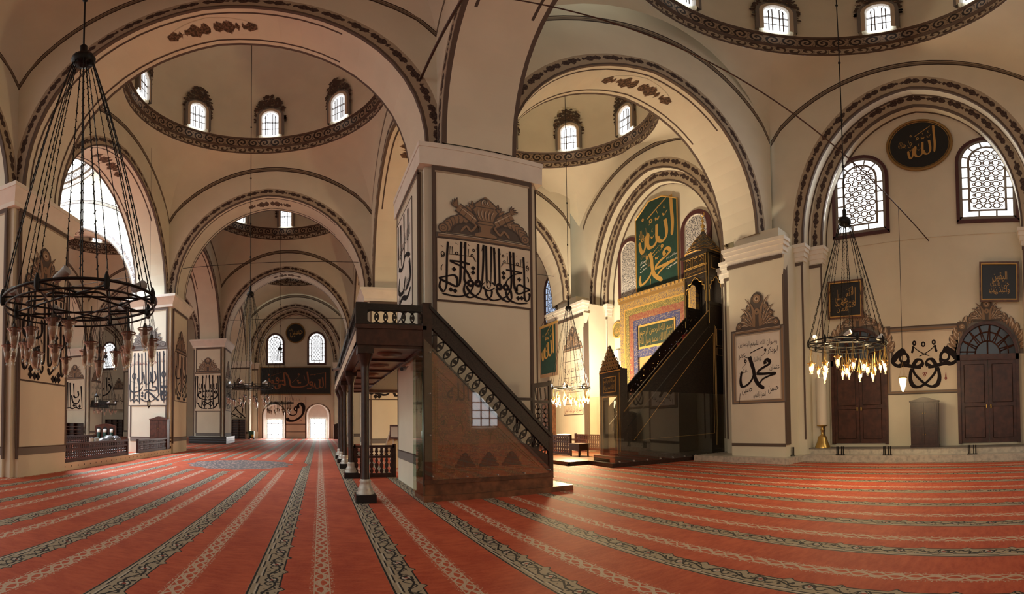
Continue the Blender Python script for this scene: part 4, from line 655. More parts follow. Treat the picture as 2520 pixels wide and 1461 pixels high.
medallion('medallion','small green medallion with gilt rim beside the mihrab',25.30,8.25,QZ,6.5,.42,[],[('محمد',0,0,.55,.4)],'mosaic_green','gold_paint')
# green silk panel over the mihrab and green banner
def green(e,T):
    m=MB(T); m.mat('gold_paint'); o=[(-1.56,8.05),(-1.56,12.35),(-.5,13.15),(.5,13.12),(1.53,12.6),(1.53,8.05)]; m.tube([(x,-.05,z) for x,z in o],.05,4,True); m.mat('green_cloth').prism(o,-.04,0); m.build('cloth',e)
e=empty('calligraphy_banner',25.3,5.0,QZ,8.05,'tall dark green panel with huge gold script above the mihrab','calligraphy panel'); T=Matrix.Translation((0,0,-8.05)); green(e,T)
m=MB(T); m.mat('gold_paint'); ink(m,'allah',-1.5,1.5,13.0,8.15,-.045); ink(m,'muhg',-1.5,1.5,13.0,8.15,-.05); text(m,'جل جلاله',-.93,11.25,.72,.75,-.046,.1); m.mat('gold_dim'); text(m,'عليه السلام',-.45,9.5,.42,.7,-.046); text(m,'عثمان',-.95,10.1,.5,.35,-.046)
m.mat('white_paint'); [text(m,t,-1.0,9.75-.22*k,.55,.15,-.046,.2) for k,t in enumerate(('ابوبكر','عمر','علي'))]; [text(m,t,1.1,9.55-.25*k,.75,.17,-.046,.15) for k,t in enumerate(('بسم الله الرحمن الرحيم','محمد','حسين'))]; m.build('lettering',e)
e=empty('hanging_banner',23.02,12.25,QZ,4.2,'green cloth banner with gold script hanging beside the near pier','banner'); m=MB(); m.mat('paint_tan').box((-1.1,-.02,0),(1.1,0,3.1)); m.mat('green_cloth').box((-.95,-.03,.2),(.85,-.018,2.95)); m.mat('gold_paint').box((-1.1,-.04,3.0),(1.1,.02,3.12)); m.build('cloth',e); m=MB(); m.mat('gold_paint'); ink(m,'allah',-.95,.8,3.1,-.6,-.035,0,1.2); m.build('lettering',e); m=MB(); m.mat('iron'); m.tube([(-1.0,.0,3.1),(0,.1,3.9),(1.0,0,3.1)],.012); m.build('cord',e)
# ---------------------------------------------------------------- mihrab
e=empty('mihrab',25.36,5.0,QZ,0,'gilded and tiled prayer niche surround under the green panel','prayer niche')
m=MB(); w=2.78
for k,(mt,t,q) in enumerate((('tile_mihrab',.36,.30),('gold_paint',.07,.31),('mosaic_green',.30,.28),('tile_red',.33,.26),('tile_blue',.30,.24))):
    h=7.75-sum((.36,.07,.30,.33,.30)[:k]); m.mat(mt); m.box((-w,-q,0),(-w+t,0,h)); m.box((w-t,-q,0),(w,0,h)); m.box((-w+t,-q,h-t),(w-t,0,h)); w-=t
m.build('tiled_border',e)
m=MB(); m.mat('gold_dim').box((-2.82,-.36,7.75),(2.80,0,7.9)); m.mat('tile_mihrab').box((-2.82,-.40,7.9),(2.80,0,8.08)); m.mat('gold_paint'); [m.box((-2.82+k*.28,-.43,7.93),(-2.68+k*.28,-.39,8.04)) for k in range(20)]; m.build('cornice',e)
m=MB(); m.mat('gold_paint').box((-1.36,-.22,5.15),(1.36,0,6.37)); m.mat('mosaic_dark' if plain('mosaic_dark',(.02,.035,.02),.5) else '').box((-1.26,-.235,5.26),(1.26,-.21,6.26)); m.mat('gold'); text(m,'بسم الله الرحمن الرحيم',0,5.95,2.4,.5,-.24); text(m,'لا اله الا الله محمد رسول الله',0,5.52,2.4,.5,-.24); m.build('inscription',e)
m=MB(); m.mat('tile_blue').box((-1.42,-.2,4.75),(1.42,0,5.15)); m.mat('niche_gold').box((-1.42,-.10,0),(1.42,0,4.75)); m.mat('wood_brown').prism([(-.95,.1),(.95,.1),(.95,2.6),(.55,3.3),(0,4.0),(-.55,3.3),(-.95,2.6)],-.115,-.1); m.mat('gold_dim').ring(-.95,4.2,.0,.27,-.12,18); m.ring(.95,4.2,.0,.27,-.12,18); m.build('niche',e)
# ---------------------------------------------------------------- minbar (pulpit)
MZ=radians(-6); e=empty('minbar',19.55,1.25,MZ,0,'tall black and gold wooden pulpit with stair and spired canopy','pulpit')
def part(fn,name,par=None):
    m=MB(); fn(m); return m.build(name,par or e)
part(lambda m:(m.mat('wood_dark').box((-.55,-.22,0),(5.74,1.54,.14)),m.mat('wood_black').box((-.3,-.1,.14),(5.7,1.52,.34))),'plinth')
def gate(m):
    m.mat('carved_flat'); [m.box((0,y,.34),(.3,y+.22,3.35)) for y in (0,1.28)]; m.box((0,.22,2.45),(.3,1.28,3.35)); m.mat('gold_paint')
    for y0,y1,z0,z1 in ((.0,1.5,3.27,3.31),(.06,.08,.5,3.2),(1.42,1.44,.5,3.2),(.22,.24,.4,2.4),(1.26,1.28,.4,2.4),(.22,1.28,2.38,2.42),(.3,1.2,2.55,2.58),(.3,1.2,3.08,3.11),(.3,.33,2.55,3.1),(1.17,1.2,2.55,3.1)): m.box((-.015,y0,z0),(.0,y1,z1))
plain('carved_flat',(.022,.016,.012),.45,var=.6,scale=40)
part(gate,'gate_frame')
def gtext(m):
    m.T=Matrix.Rotation(-pi/2,4,'Z')@Matrix.Identity(4); m.mat('gold'); 
    for z,t in ((2.95,'بسم الله الرحمن الرحيم'),(2.72,'لا اله الا الله محمد رسول الله')): text(m,t,-.75,z,.78,.2,-.02)
part(gtext,'gate_inscription')
def gcrest(m):
    m.mat('gold_dim'); rows=((3.42,8),(3.55,7),(3.68,6),(3.80,4),(3.92,3),(4.02,2),(4.12,1))
    m.T=Matrix.Rotation(-pi/2,4,'Z')
    for z,n in rows:
        for k in range(n): x=-.75+(k-(n-1)/2)*.165; m.mat('gold_dim').ring(x,z,.035,.085,-.02-.001*k,10); m.mat('carved_flat').ring(x,z,.0,.03,-.015,6); m.ring(x,z,.04,.08,.06,10)
    m.mat('carved_flat').box((-1.5,-.0,3.31),(0,.06,3.38)); m.prism([(-1.45,3.38),(-.05,3.38),(-.3,3.65),(-.6,4.0),(-.75,4.25),(-.9,4.0),(-1.2,3.65)],.03,.05)
part(gcrest,'gate_crest')
def gdoor(m): m.mat('glass'); [m.poly([(.12,y,.4),(.12,y+.5,.4),(.12,y+.5,2.38),(.12,y,2.38)]) for y in (.24,.76)]
part(gdoor,'glass_door'); part(lambda m:(m.mat('steel'),[m.tube([(.08,y,1.2),(.08,y,1.45)],.015) for y in (.7,.8)]),'door_handle')
zr=lambda s:1.9+(s-.2)*.922
def sidep(m,y=0):
    m.mat('minbar_side').prism([(.3,.34),(5.72,.34),(5.72,5.5),(4.7,5.5),(4.7,zr(4.7)-.75),(.3,zr(.3)-.7)],y,y+.07)
sp=part(sidep,'side_panel')
part(lambda m:sidep(m,1.43),'side_panel')
def gl(m):
    m.mat('gold_paint'); t=[(.55,-.012,.87),(4.86,-.012,.98),(4.9,-.012,5.1)]; m.tube(t,.014,4,True); m.tube([(4.98,-.012,.5),(4.98,-.012,5.45)],.014,4); m.tube([(5.05,-.012,.5),(5.05,-.012,5.4)],.012,4); m.tube([(5.12,-.012,4.6),(5.65,-.012,4.6),(5.65,-.012,5.3),(5.12,-.012,5.3)],.014,4,True); m.tube([(5.12,-.012,4.5),(5.65,-.012,4.5),(5.65,-.012,4.2),(5.12,-.012,4.2)],.010,4,True)
part(gl,'gilt_line',sp)
def rail(m,y,ow):
    o=[(.12,zr(.12)-.75),(.12,zr(.12)),(4.65,zr(4.65)),(4.65,zr(4.65)-.75)]
    m.mat('openwork' if ow else 'minbar_side').prism([(a,z-(.08 if k in (1,2) else -.12)) for k,(a,z) in enumerate(o)],y+.02,y+.03 if ow else y+.05)
    m.mat('wood_black'); 
    for dz in (0,-.66): m.prism([(.1,zr(.1)+dz-.14),(.1,zr(.1)+dz),(4.66,zr(4.66)+dz),(4.66,zr(4.66)+dz-.14)],y-.01,y+.07)
part(lambda m:rail(m,0,False),'balustrade'); part(lambda m:rail(m,1.42,True),'balustrade')
part(lambda m:(m.mat('gold_dim'),m.tube([(.12,.0,zr(.12)+.02),(4.65,.0,zr(4.65)+.02)],.022,6)),'handrail')
def steps(m):
    m.mat('red_carpet'); [m.box((.35+k*.33,.1+.001*k,.34),(.35+k*.33+.36,1.4-.001*k,.50+k*.388)) for k in range(13)]
part(steps,'stair_carpet')
def tower(m):
    m.mat('carved_flat'); X0,X1=4.6,5.7
    for s in (X0,X1-.12):
        for y in (0,1.38): m.box((s,y,5.4),(s+.12,y+.12,8.7))
    for y in (0,1.44): m.mat('openwork').box((X0,y+.02,5.5),(X1,y+.035,6.35)); m.mat('carved_flat').box((X0,y,6.32),(X1,y+.06,6.45)); m.box((X0,y,7.55),(X1,y+.07,8.7))
    m.box((X0,.1,7.55),(X0+.07,1.4,8.7)); m.box((X1-.07,.1,5.4),(X1,1.4,8.7)); m.box((X0-.1,-.1,8.62),(X1+.1,1.6,8.72))
tw=part(tower,'tower')
def tarch(m):
    for y,xa,xb in ((-.01,4.72,5.58),):
        c=(xa+xb)/2; hw=(xb-xa)/2; sc=[(-1,6.45),(-1,6.9),(-.9,7.0),(-.95,7.15),(-.72,7.2),(-.70,7.36),(-.42,7.38),(-.3,7.5),(0,7.62)]; A=[(c+a*hw,z) for a,z in sc]+[(c-a*hw,z) for a,z in sc[::-1]][1:]; B=[(c+a*hw*1.02,7.7) if z>6.9 else (c+a*hw*1.02,z) for a,z in sc]+[(c-a*hw*1.02,7.7) if z>6.9 else (c-a*hw*1.02,z) for a,z in sc[::-1]][1:]
        m.mat('carved_flat').band(A,B,y+.02); m.band(A,B,1.46)
        m.mat('gold').tube([(x,y,z) for x,z in A],.018,4)
    R=Matrix.Rotation(-pi/2,4,'Z'); m.T=R; c=-.75; hw=.63; A=[(c+a*hw,z) for a,z in sc]+[(c-a*hw,z) for a,z in sc[::-1]][1:]; B=[(x,max(z,7.7) if z>6.9 else z) for x,z in A]
    m.mat('carved_flat').band(A,B,4.62); m.mat('gold').tube([(x,4.585,z) for x,z in A],.022,4)
    for z in (7.72,8.05,8.1,8.55): m.mat('gold_paint').box((-1.48,4.585,z),(-.02,4.6,z+.02))
    for k in range(3): x=-1.3+k*.42; m.mat('gold'); m.tube([(x,4.59,8.14),(x+.3,4.59,8.14),(x+.3,4.59,8.5),(x,4.59,8.5)],.015,4,True); m.tube([(x+.05,4.59,8.3),(x+.15,4.59,8.42),(x+.25,4.59,8.3)],.012,4)
    m.mat('gold'); text(m,'لا اله الا الله محمد رسول الله',-.75,7.89,1.25,.16,4.59)
    m.tube([(-.06,4.59,5.5),(-.06,4.59,8.6)],.014,4); m.tube([(-1.44,4.59,5.5),(-1.44,4.59,8.6)],.014,4)
    m.T=Matrix.Identity(4); m.tube([(4.66,-.02,5.5),(4.66,-.02,8.6)],.014,4); m.tube([(5.64,-.02,5.5),(5.64,-.02,8.6)],.014,4)
    m.tube([(4.85,-.015,7.95),(5.45,-.015,7.95),(5.45,-.015,8.5),(4.85,-.015,8.5)],.014,4,True); m.mat('wood_black').prism([(5.0,8.0),(5.3,8.0),(5.3,8.25),(5.15,8.42),(5.0,8.25)],-.012,.0)
part(tarch,'tower_arches',tw)
def roof(m):
    C=(5.15,.75); n=8; pr=((.98,8.72),(.92,8.84),(.80,9.0),(.62,9.25),(.40,9.52),(.20,9.74),(.07,9.95))
    P_=lambda r,z,k:(C[0]+r*cos(2*pi*k/n+pi/8)*.86,C[1]+r*sin(2*pi*k/n+pi/8),z)
    m.mat('roof_lead').grid([[P_(r,z,k) for k in range(n)] for r,z in pr],cu=True); m.poly([P_(.98,8.72,k) for k in range(n)])
    m.mat('gold_paint')
    for i in range(5):
        r0,z0=pr[i]; r1,z1=pr[i+1]
        for k in range(n): m.tube([P_(r0,z0+.01,k),P_(r1,z1+.01,k+.5),P_(r0,z0+.01,k+1)],.012,3); m.tube([P_(r0,z0+.01,k),P_(r0,z0+.01,k+1)],.012 if i else .03,3)
part(roof,'canopy_roof')
def fin(m):
    m.mat('gold'); m.lathe([(.05,9.9),(.10,9.98),(.05,10.06),(.03,10.1),(.10,10.2),(.10,10.24),(.03,10.33),(.03,10.4),(.075,10.47),(.03,10.55),(.015,10.7)],12,(5.15,.75,0)); m.tube([(5.15+.0,.75+.11*sin(a),10.83+.11*cos(a)) for a in [radians(30+k*30) for k in range(11)]],[.008,.02,.026,.03,.032,.033,.032,.03,.026,.02,.008],6)
part(fin,'finial')
part(lambda m:(m.mat('glass'),m.poly([(-.5,-.3,.15),(5.7,-.3,.15),(5.7,-.3,2.55),(-.5,-.3,2.55)]),m.mat('glass_bright').poly([(-.5,-.3,.15),(-.5,1.6,.15),(-.5,1.6,2.4),(-.5,-.3,2.4)])),'glass_guard')
for k in range(10): part(lambda m:(m.mat('steel'),m.tube([(-.3+k*.62,-.33,.19),(-.3+k*.62,-.27,.19)],.03,8)),'guard_stud')
# timber floor stage before the mihrab
e=empty('timber_stage',18.7,2.9,0,0,'low brown timber stage in front of the mihrab','stage'); m=MB(); m.mat('wood_brown').box((-.35,.0,0),(5.6,4.6,.1)); m.mat('wood_dark').box((-.4,-.05,0),(5.6,.0,.13)); m.box((-.4,-.05,0),(-.35,4.6,.13)); m.build('deck',e)
# ---------------------------------------------------------------- tribune (raised wooden gallery round the near pier) with its stair
e=empty('tribune',11.6,-1.5,0,0,'dark wooden raised gallery on columns with a long stair beside the near pier','gallery')
TW=Matrix.Translation((-11.6,1.5,0))
def wp(name,fn,par=None):
    m=MB(TW); fn(m); return m.build(name,par or e)
YF=-2.05
def deck(m):
    m.mat('wood_rail'); m.box((10.2,YF,3.04),(11.66,-1.3,3.42)); m.box((10.2,-1.3,3.1),(11.7,2.2,3.4)); m.box((10.2,2.2,3.1),(15.5,10.6,3.4)); m.box((10.17,YF-.03,3.36),(11.66,10.6,3.44)); m.box((10.2,-2,3.02),(10.42,10.6,3.12)); m.box((10.2,10.4,3.0),(15.5,10.62,3.3)); m.mat('paint_light').box((10.192,-1.9,3.12),(10.2,10.5,3.34))
wp('deck',deck)
def under(m):
    m.mat('wood_ceiling').box((10.45,-1.95,3.03),(11.7,10.3,3.1)); m.mat('wood_rail')
    for y in (-1.95,-.1,2.0,4.1,6.2,8.3,10.2): m.box((10.42,y-.05,2.98),(11.7,y+.05,3.04))
    for x in (10.47,11.62): m.box((x-.04,-1.95,2.97),(x+.04,10.3,3.04))
    m.mat('wood_brown'); [m.lathe([(.30,3.03),(.28,3.0),(.2,3.0),(.16,2.97),(.02,2.97)],20,(11.05,y,0)) for y in (-1.0,.95,3.0)]
plain('wood_ceiling',(.11,.038,.024),.4,var=.4,scale=4)
wp('ceiling_panel',under)
for k,y in enumerate((-1.85,2.3,5.3,7.6,9.9)):
    x=10.39; c=MB(TW); c.mat('wood_dark').lathe([(.10,.44),(.085,.6),(.082,2.5),(.09,2.56),(.085,2.6),(.10,2.68),(.16,2.85),(.17,2.88)],8,(x,y,0)); c.box((x-.17,y-.17,2.88),(x+.17,y+.17,3.04)); col=c.build('column',e)
    b=MB(TW); b.mat('silver').lathe([(.19,.15),(.19,.20),(.15,.23),(.165,.26),(.13,.30),(.11,.38),(.125,.41),(.10,.45)],8,(x,y,0)); b.build('column_base',col)
    b=MB(TW); b.mat('black_board').box((x-.21,y-.21,0),(x+.21,y+.21,.16)); b.build('plinth',col)
def rings(m,pts,r,y,T0):            # chain of interlaced rings with rosettes
    for i,(x,z) in enumerate(pts):
        m.ring(x,z,r-.014,r+.014,y,18); m.ring(x,z,r-.014,r+.014,y+.03,18); A=[(x+(r+.014)*cos(2*pi*k/18),z+(r+.014)*sin(2*pi*k/18)) for k in range(19)]; m.band(A,A,y,y+.03)
        if i%2==0 or True: m.ring(x+(pts[1][0]-pts[0][0])/2,z+(pts[1][1]-pts[0][1])/2,0,r*.27,y-.004,8)
def frontrail(m):
    m.mat('wood_black'); m.box((10.21,YF-.012,3.73),(11.56,YF+.09,3.86)); m.box((10.21,YF-.008,3.445),(11.56,YF+.07,3.475)); m.box((10.18,YF-.035,3.445),(10.42,YF+.1,3.88)); rings(m,[(10.52+k*.188,3.60) for k in range(6)],.132,YF+.02,0)
wp('front_railing',frontrail)
def siderail(m):
    m.T=TW@frame(10.2,0,-pi/2); m.mat('wood_black'); m.box((-10.5,-.02,3.73),(2.0,.07,3.86)); m.box((-10.5,-.0,3.42),(2.0,.06,3.47)); [m.box((-10.5+k*2.08-.05,-.02,3.42),(-10.5+k*2.08+.05,.08,3.86)) for k in range(7)]; rings(m,[(-10.3+k*.188,3.60) for k in range(65)],.132,.02,0)
wp('side_railing',siderail)
XA,XB=11.72,14.62; zt=lambda x:3.86-(x-XA)*.905
def sp_(m):
    m.mat('stair_panel').prism([(XA-.06,.40),(XB,.40),(XB,zt(XB)-.82),(XA-.06,zt(XA)-.80)],YF,YF+.06); m.mat('stair_panel').box((XA-.12,YF+.06,.3),(XA-.06,-1.28,3.05))
sd=wp('side_panel',sp_)
def spt(m):
    m.mat('gold_dim'); y=YF-.006
    o=[(XA+.12,y,.56),(XB-.30,y,.56),(XA+.12,y,zt(XA+.12)-1.12)]; m.tube(o,.008,4,True); m.tube([(XA+.17,y,.61),(XB-.42,y,.61),(XA+.17,y,zt(XA+.17)-1.26)],.005,4,True)
    for cx in (12.5,13.05,13.6):
        m.mat('paint_ash'); crest(m,cx,.64,.48,.30,y,('paint_sepia','paint_brown','paint_ochre'))
    for cx,cz in ((12.15,2.1),(12.4,1.55),(13.1,1.3),(12.0,1.2)):
        m.mat('paint_ochre'); 
        for k in range(5): a=k*2*pi/5+cx; pen(m,[(cx,cz),(cx+.12*cos(a)-.04*sin(a),cz+.12*sin(a)+.04*cos(a)),(cx+.21*cos(a),cz+.21*sin(a))],.02,y,mn=.8)
    m.mat('paint_sepia'); text(m,'الله',12.35,2.15,.5,.36,y-.002)
plain('paint_ochre',(.16,.085,.025),.6); plain('paint_sepia',(.085,.04,.02),.6)
wp('painted_ornament',spt,sd)
def basep(m):
    m.mat('wood_mid2').box((XA-.12,YF-.04,.06),(XB+.03,-1.3,.34)); m.mat('wood_brown').box((XA-.13,YF-.06,.34),(XB+.03,YF+.1,.42)); m.mat('wood_mid2').box((XA-.16,YF-.14,0),(15.15,-1.3,.12))
plain('wood_mid2',(.16,.062,.028),.45,var=.4,scale=5)
wp('plinth',basep)
def srail(m):
    m.mat('wood_carved'); m.prism([(XA,zt(XA)-.40),(XA,zt(XA)),(XB,zt(XB)),(XB,zt(XB)-.40)],YF-.02,YF+.08); m.mat('wood_black'); m.prism([(XA,zt(XA)-.05),(XA,zt(XA)+.03),(XB,zt(XB)+.03),(XB,zt(XB)-.05)],YF-.05,YF+.11); m.prism([(XA,zt(XA)-.84),(XA,zt(XA)-.80),(XB,zt(XB)-.80),(XB,zt(XB)-.84)],YF-.03,YF+.09)
    n=17; P=[(XA+.16+k*(XB-XA-.3)/(n-1),0) for k in range(n)]; P=[(x,zt(x)-.60) for x,_ in P]; rings(m,P,.165,YF+.01,0); m.mat('wood_dark').box((XA-.14,YF-.03,.3),(XA+.05,YF+.1,3.92)); m.box((XB-.06,YF-.03,.3),(XB+.05,YF+.1,zt(XB)+.05)); m.prism([(XB-.75,zt(XB-.75)-.80),(XB,zt(XB)-.45),(XB,zt(XB)-.80)],YF+.0,YF+.05)
plain('wood_carved',(.02,.011,.008),.4,var=.7,scale=30)
wp('stair_railing',srail)
wp('stair_steps',lambda m:(m.mat('wood_brown'),[m.box((XB-.28-k*.27,YF+.07,.12),(XB-.0-k*.27,-1.28,.40+k*.25)) for k in range(11)]))
def sgate(m):
    m.mat('wood_dark'); y=-1.95; x0,x1=14.2,14.72; m.box((x0,y-.004,.9),(x0+.06,y+.064,2.35)); m.box((x1-.07,y-.008,.12),(x1,y+.068,2.45)); m.prism([(x0+.01,2.26),(x1-.01,2.34),(x1-.01,2.44),(x0+.01,2.37)],y,y+.06); m.box((x0+.02,y+.004,1.94),(x1-.02,y+.05,2.01)); m.box((13.75,y,2.0),(x0+.01,y+.05,2.06)); m.box((13.78,y+.01,1.3),(13.83,y+.04,2.0))
    for k in range(9):
        for j in range(2): m.ring(x0+.14+j*.17+.06*(k%2),1.10+k*.095,.045,.075,y+.02,8)
    for k in range(3): x=x0+.13+k*.13; m.prism([(x-.055,2.28),(x-.055+.03,2.28),(x+.0,2.04),(x-.02,2.02)],y+.01,y+.04)
    for k in range(5): m.ring(13.82+k*.08,1.90-k*.04,.03,.055,y+.02,8)
wp('carved_gate',sgate)
def gl_(m):
    m.mat('glass'); y=YF-.14; m.poly([(XA-.14,y,.43),(XB,y,.43),(XB,y,zt(XB)-.80),(XA-.14,y,zt(XA)-.70)]); m.mat('glass_green'); m.poly([(XA-.18,y,.1),(XA-.18,-1.25,.1),(XA-.18,-1.25,3.0),(XA-.18,y,3.0)])
glass('glass_green',(.55,.70,.58),.13)
wp('glass_pane',gl_)
for x,z in ((11.75,.5),(12.5,.47),(13.2,.47),(13.85,.47),(14.5,.5),(11.7,1.3),(11.7,2.1),(11.7,2.9)): wp('glass_stud',lambda m:(m.mat('steel'),m.tube([(x,YF-.17,z),(x,YF-.06,z)],.014,8)))
# railing under the gallery
def balustrade(name,label,T,x0,x1,z0,z1,n,group=None,tiers=1):
    e=empty(name,*T.translation.xy,T.to_euler().z,0,label,'balustrade',group); m=MB(); m.mat('wood_rail'); d=.035
    zs=[z0+(z1-z0)*q for q in ((0,.16),(.5,.58),(.90,1.0))] if False else None
    m.box((x0,-d,z0),(x1,d,z0+.12)); m.box((x0,-d-.02,z1-.07),(x1,d+.02,z1)); zm=z0+(z1-z0)*.64
    m.box((x0,-d,zm-.035),(x1,d,zm+.035)); [m.box((x-.05,-d-.02,z0),(x+.05,d+.02,z1+.03)) for x in (x0,x1)]; m.build('rail_frame',e)
    w=(x1-x0)/n; b=None
    for tier,(a,c) in enumerate(((z0+.12,zm-.035),(zm+.035,z1-.07))):
        h=c-a; pr=[(.25,0),(.42,.12),(.42,.2),(.2,.3),(.40,.45),(.45,.6),(.2,.72),(.38,.8),(.25,1)]
        m=MB(); m.mat('wood_rail'); P=[(q*w*.85,z*h) for q,z in pr]; m.prism([(q,z) for q,z in P]+[(-q,z) for q,z in P[::-1]],-.015,.015); first=None
        for k in range(n):
            if first is None: first=m.build('baluster',e); o=first
            else: o=first.copy(); COL.objects.link(o)
            o.location=(x0+w*(k+.5),0,a)
    return e
balustrade('balustrade','low dark wooden railing between gallery column and near pier',frame(10.4,2.35),.08,1.32,0,.92,8)
e=balustrade('balustrade','long dark railing on the fountain bay edge, left of the gap',frame(1.25,0,pi/2),1.2,6.33,.24,.86,34,'fountain bay railings')
balustrade('balustrade','shorter dark railing on the fountain bay edge, right of the gap',frame(1.25,0,pi/2),7.47,12.3,.24,.82,32,'fountain bay railings')
balustrade('balustrade','second dark railing behind the one left of the gap',frame(-.3,0,pi/2),1.6,6.2,.2,1.02,30,'fountain bay railings')
# ---------------------------------------------------------------- chandeliers
def chandelier(x,y,zr,zh,label,lit,nl=20,r=.95,top=24.0,glow=None,bulb='bulb'):
    e=empty('ring_chandelier',x,y,RND.uniform(0,1),zr,label,'chandelier','ring chandeliers hanging from the domes'); H=zh-zr
    m=MB(); m.mat('iron').tube([(0,0,H+.3),(0,0,top-zr)],.014,5); [m.lathe([(.012,z),(.035,z+.03),(.035,z+.08),(.012,z+.11)],6) for z in (H+1.5,H+3.0,H+5.2,H+8)]; m.build('hanging_rod',e)
    m=MB(); m.mat('iron').lathe([(.02,H+.34),(.05,H+.30),(.05,H+.12),(.14,H+.06),(.16,H-.02),(.13,H-.10),(.05,H-.14)],12); [m.ring(.0,0,0,.001,0,3) for _ in ()]; m.build('hub',e)
    first=None
    for k in range(16):
        if first is None:
            m=MB(); m.mat('iron'); n=14; m.tube([(.12+(r-.12)*t/n,0,(H-.06)*(1-t/n)+.02) for t in range(n+1)],.0075,4); 
            for t in range(1,n*2): a=t/(n*2); m.tube([(.12+(r-.12)*a,-.011,(H-.06)*(1-a)),(.12+(r-.12)*a,.011,(H-.06)*(1-a)+.05)],.008,3)
            first=m.build('suspension_chain',e); o=first
        else: o=first.copy(); COL.objects.link(o)
        o.rotation_euler=(0,0,2*pi*k/16+.1*sin(k*3))
    m=MB(); m.mat('iron'); N=48; m.tube([(r*cos(2*pi*k/N),r*sin(2*pi*k/N),.03) for k in range(N)],.017,6,True); m.tube([(r*.97*cos(2*pi*k/N),r*.97*sin(2*pi*k/N),-.06) for k in range(N)],.012,6,True); m.tube([((.60+.06*cos(8*2*pi*k/96))*cos(2*pi*k/96),(.60+.06*cos(8*2*pi*k/96))*sin(2*pi*k/96),-.02) for k in range(96)],.013,5,True)
    for k in range(8):
        a=2*pi*k/8; b=a+2*pi*3/8; m.tube([(r*cos(a),r*sin(a),.03),(r*cos(b),r*sin(b),-.02)],.013,5); m.lathe([(.02,-.07),(.035,-.03),(.035,.05),(.012,.12)],6,(r*cos(a),r*sin(a),0))
    m.build('ring_frame',e)
    for k in range(5):
        a=2*pi*k/5+.4; c=(.8*cos(a),.8*sin(a),.12); d=Vector((cos(a+1.2),sin(a+1.2),.5)).normalized(); m=MB(); m.mat('white_plastic' if lit!=0 or nl<20 else 'grey_plastic').tube([Vector(c)-d*.09,Vector(c)+d*.02,Vector(c)+d*.09],[.045,.05,.06],8); 
        if lit: m.mat('spot_lit').tube([Vector(c)+d*.085,Vector(c)+d*.095],.045,8)
        m.build('spotlight',e)
    for k in range(nl):
        a=2*pi*k/nl+.15*sin(k*7.3); rr=(.95 if k%3 else .66)*r; dz=-.50-.10*((k*5)%4)/3-(.12 if k%3==0 else 0); q=(rr*cos(a),rr*sin(a),dz)
        if k==0:
            m=MB(); m.mat('glass_cup' if not lit else 'glass_bright').lathe([(.016,-.12),(.028,-.10),(.012,-.08),(.035,-.065),(.052,.03),(.062,.10),(.088,.13),(.092,.135)],10,caps=False); l0=m.build('glass_lamp',e); l0.location=q
            m=MB(); m.mat('brass' if lit else 'iron'); [m.tube([(.07*cos(b),.07*sin(b),.13),(.012*cos(b),.012*sin(b),.44)],.003,3) for b in (0,2.09,4.19)]; m.tube([(0,0,.13),(0,0,.52)],.005,4); m.tube([(.08*cos(b*pi/6),.08*sin(b*pi/6),.133) for b in range(12)],.006,4,True); m.build('lamp_chain',l0)
            m=MB(); m.mat('lamp_brown' if not lit else 'brass').lathe([(.022,.06),(.028,.08),(.028,.15),(.015,.19)],8); m.build('lamp_holder',l0)
            m=MB(); m.mat(bulb if lit else 'bulb_off').lathe([(.005,-.045),(.03,-.01),(.03,.04),(.014,.075)],8); m.build('bulb',l0)
        else: o=copy_tree(l0,e); o.location=q
    if glow: lamp('chandelier_light','POINT',(x,y,zr-.62),glow,(1,.72,.38),soft=.5)
    return e
plain('bulb_off',(.35,.30,.26),.3); plain('lamp_brown',(.05,.035,.028),.5)
chandelier(6.62,-6.3,2.88,6.8,'near dark iron ring chandelier with unlit glass lamps at far left',0,24)
chandelier(6.6,6.6,2.95,6.6,'unlit ring chandelier with white spotlights over the carpet medallion',0,19)
chandelier(6.6,19.8,2.95,6.6,'small unlit ring chandelier before the far glazed doorways',0,19)
chandelier(19.2,-7.3,3.12,6.15,'lit ring chandelier before the wooden door right of the pulpit',1,20,glow=240)
chandelier(20.5,6.1,3.0,6.6,'brightly lit ring chandelier between near pier and pulpit gate',1,20,top=23.5,glow=2500)
chandelier(-7.3,20.0,2.95,6.6,'distant ring chandelier beyond the fountain railing',0,19)
# ---------------------------------------------------------------- lanterns, rods, cables
def lantern(label,x,y,z,s,top):
    e=empty('lantern',x,y,0,z,label,'lantern'); m=MB(); m.mat('iron'); m.lathe([(.01,-.62*s),(.05*s,-.5*s),(.16*s,-.42*s),(.17*s,-.38*s)],6); m.lathe([(.17*s,.0),(.19*s,.02),(.10*s,.14*s),(.03*s,.2*s),(.01,.26*s)],6); [m.tube([(.155*s*cos(k*pi/3),.155*s*sin(k*pi/3),-.4*s),(.155*s*cos(k*pi/3),.155*s*sin(k*pi/3),.02)],.014*s,4) for k in range(6)]; m.build('cage',e)
    m=MB(); m.mat('glass_cup').lathe([(.145*s,-.39*s),(.145*s,0)],6,caps=False); m.build('lantern_glass',e); m=MB(); m.mat('iron').tube([(0,0,.2*s),(0,0,top-z)],.006,4); m.build('cord',e)
lantern('small black lantern hanging before the brightly lit white pier panel',1.15,9.0,2.55,.55,17.3); lantern('black lantern hanging above the wooden bottle stand in the fountain bay',-1.85,9.0,2.8,.8,17.3)
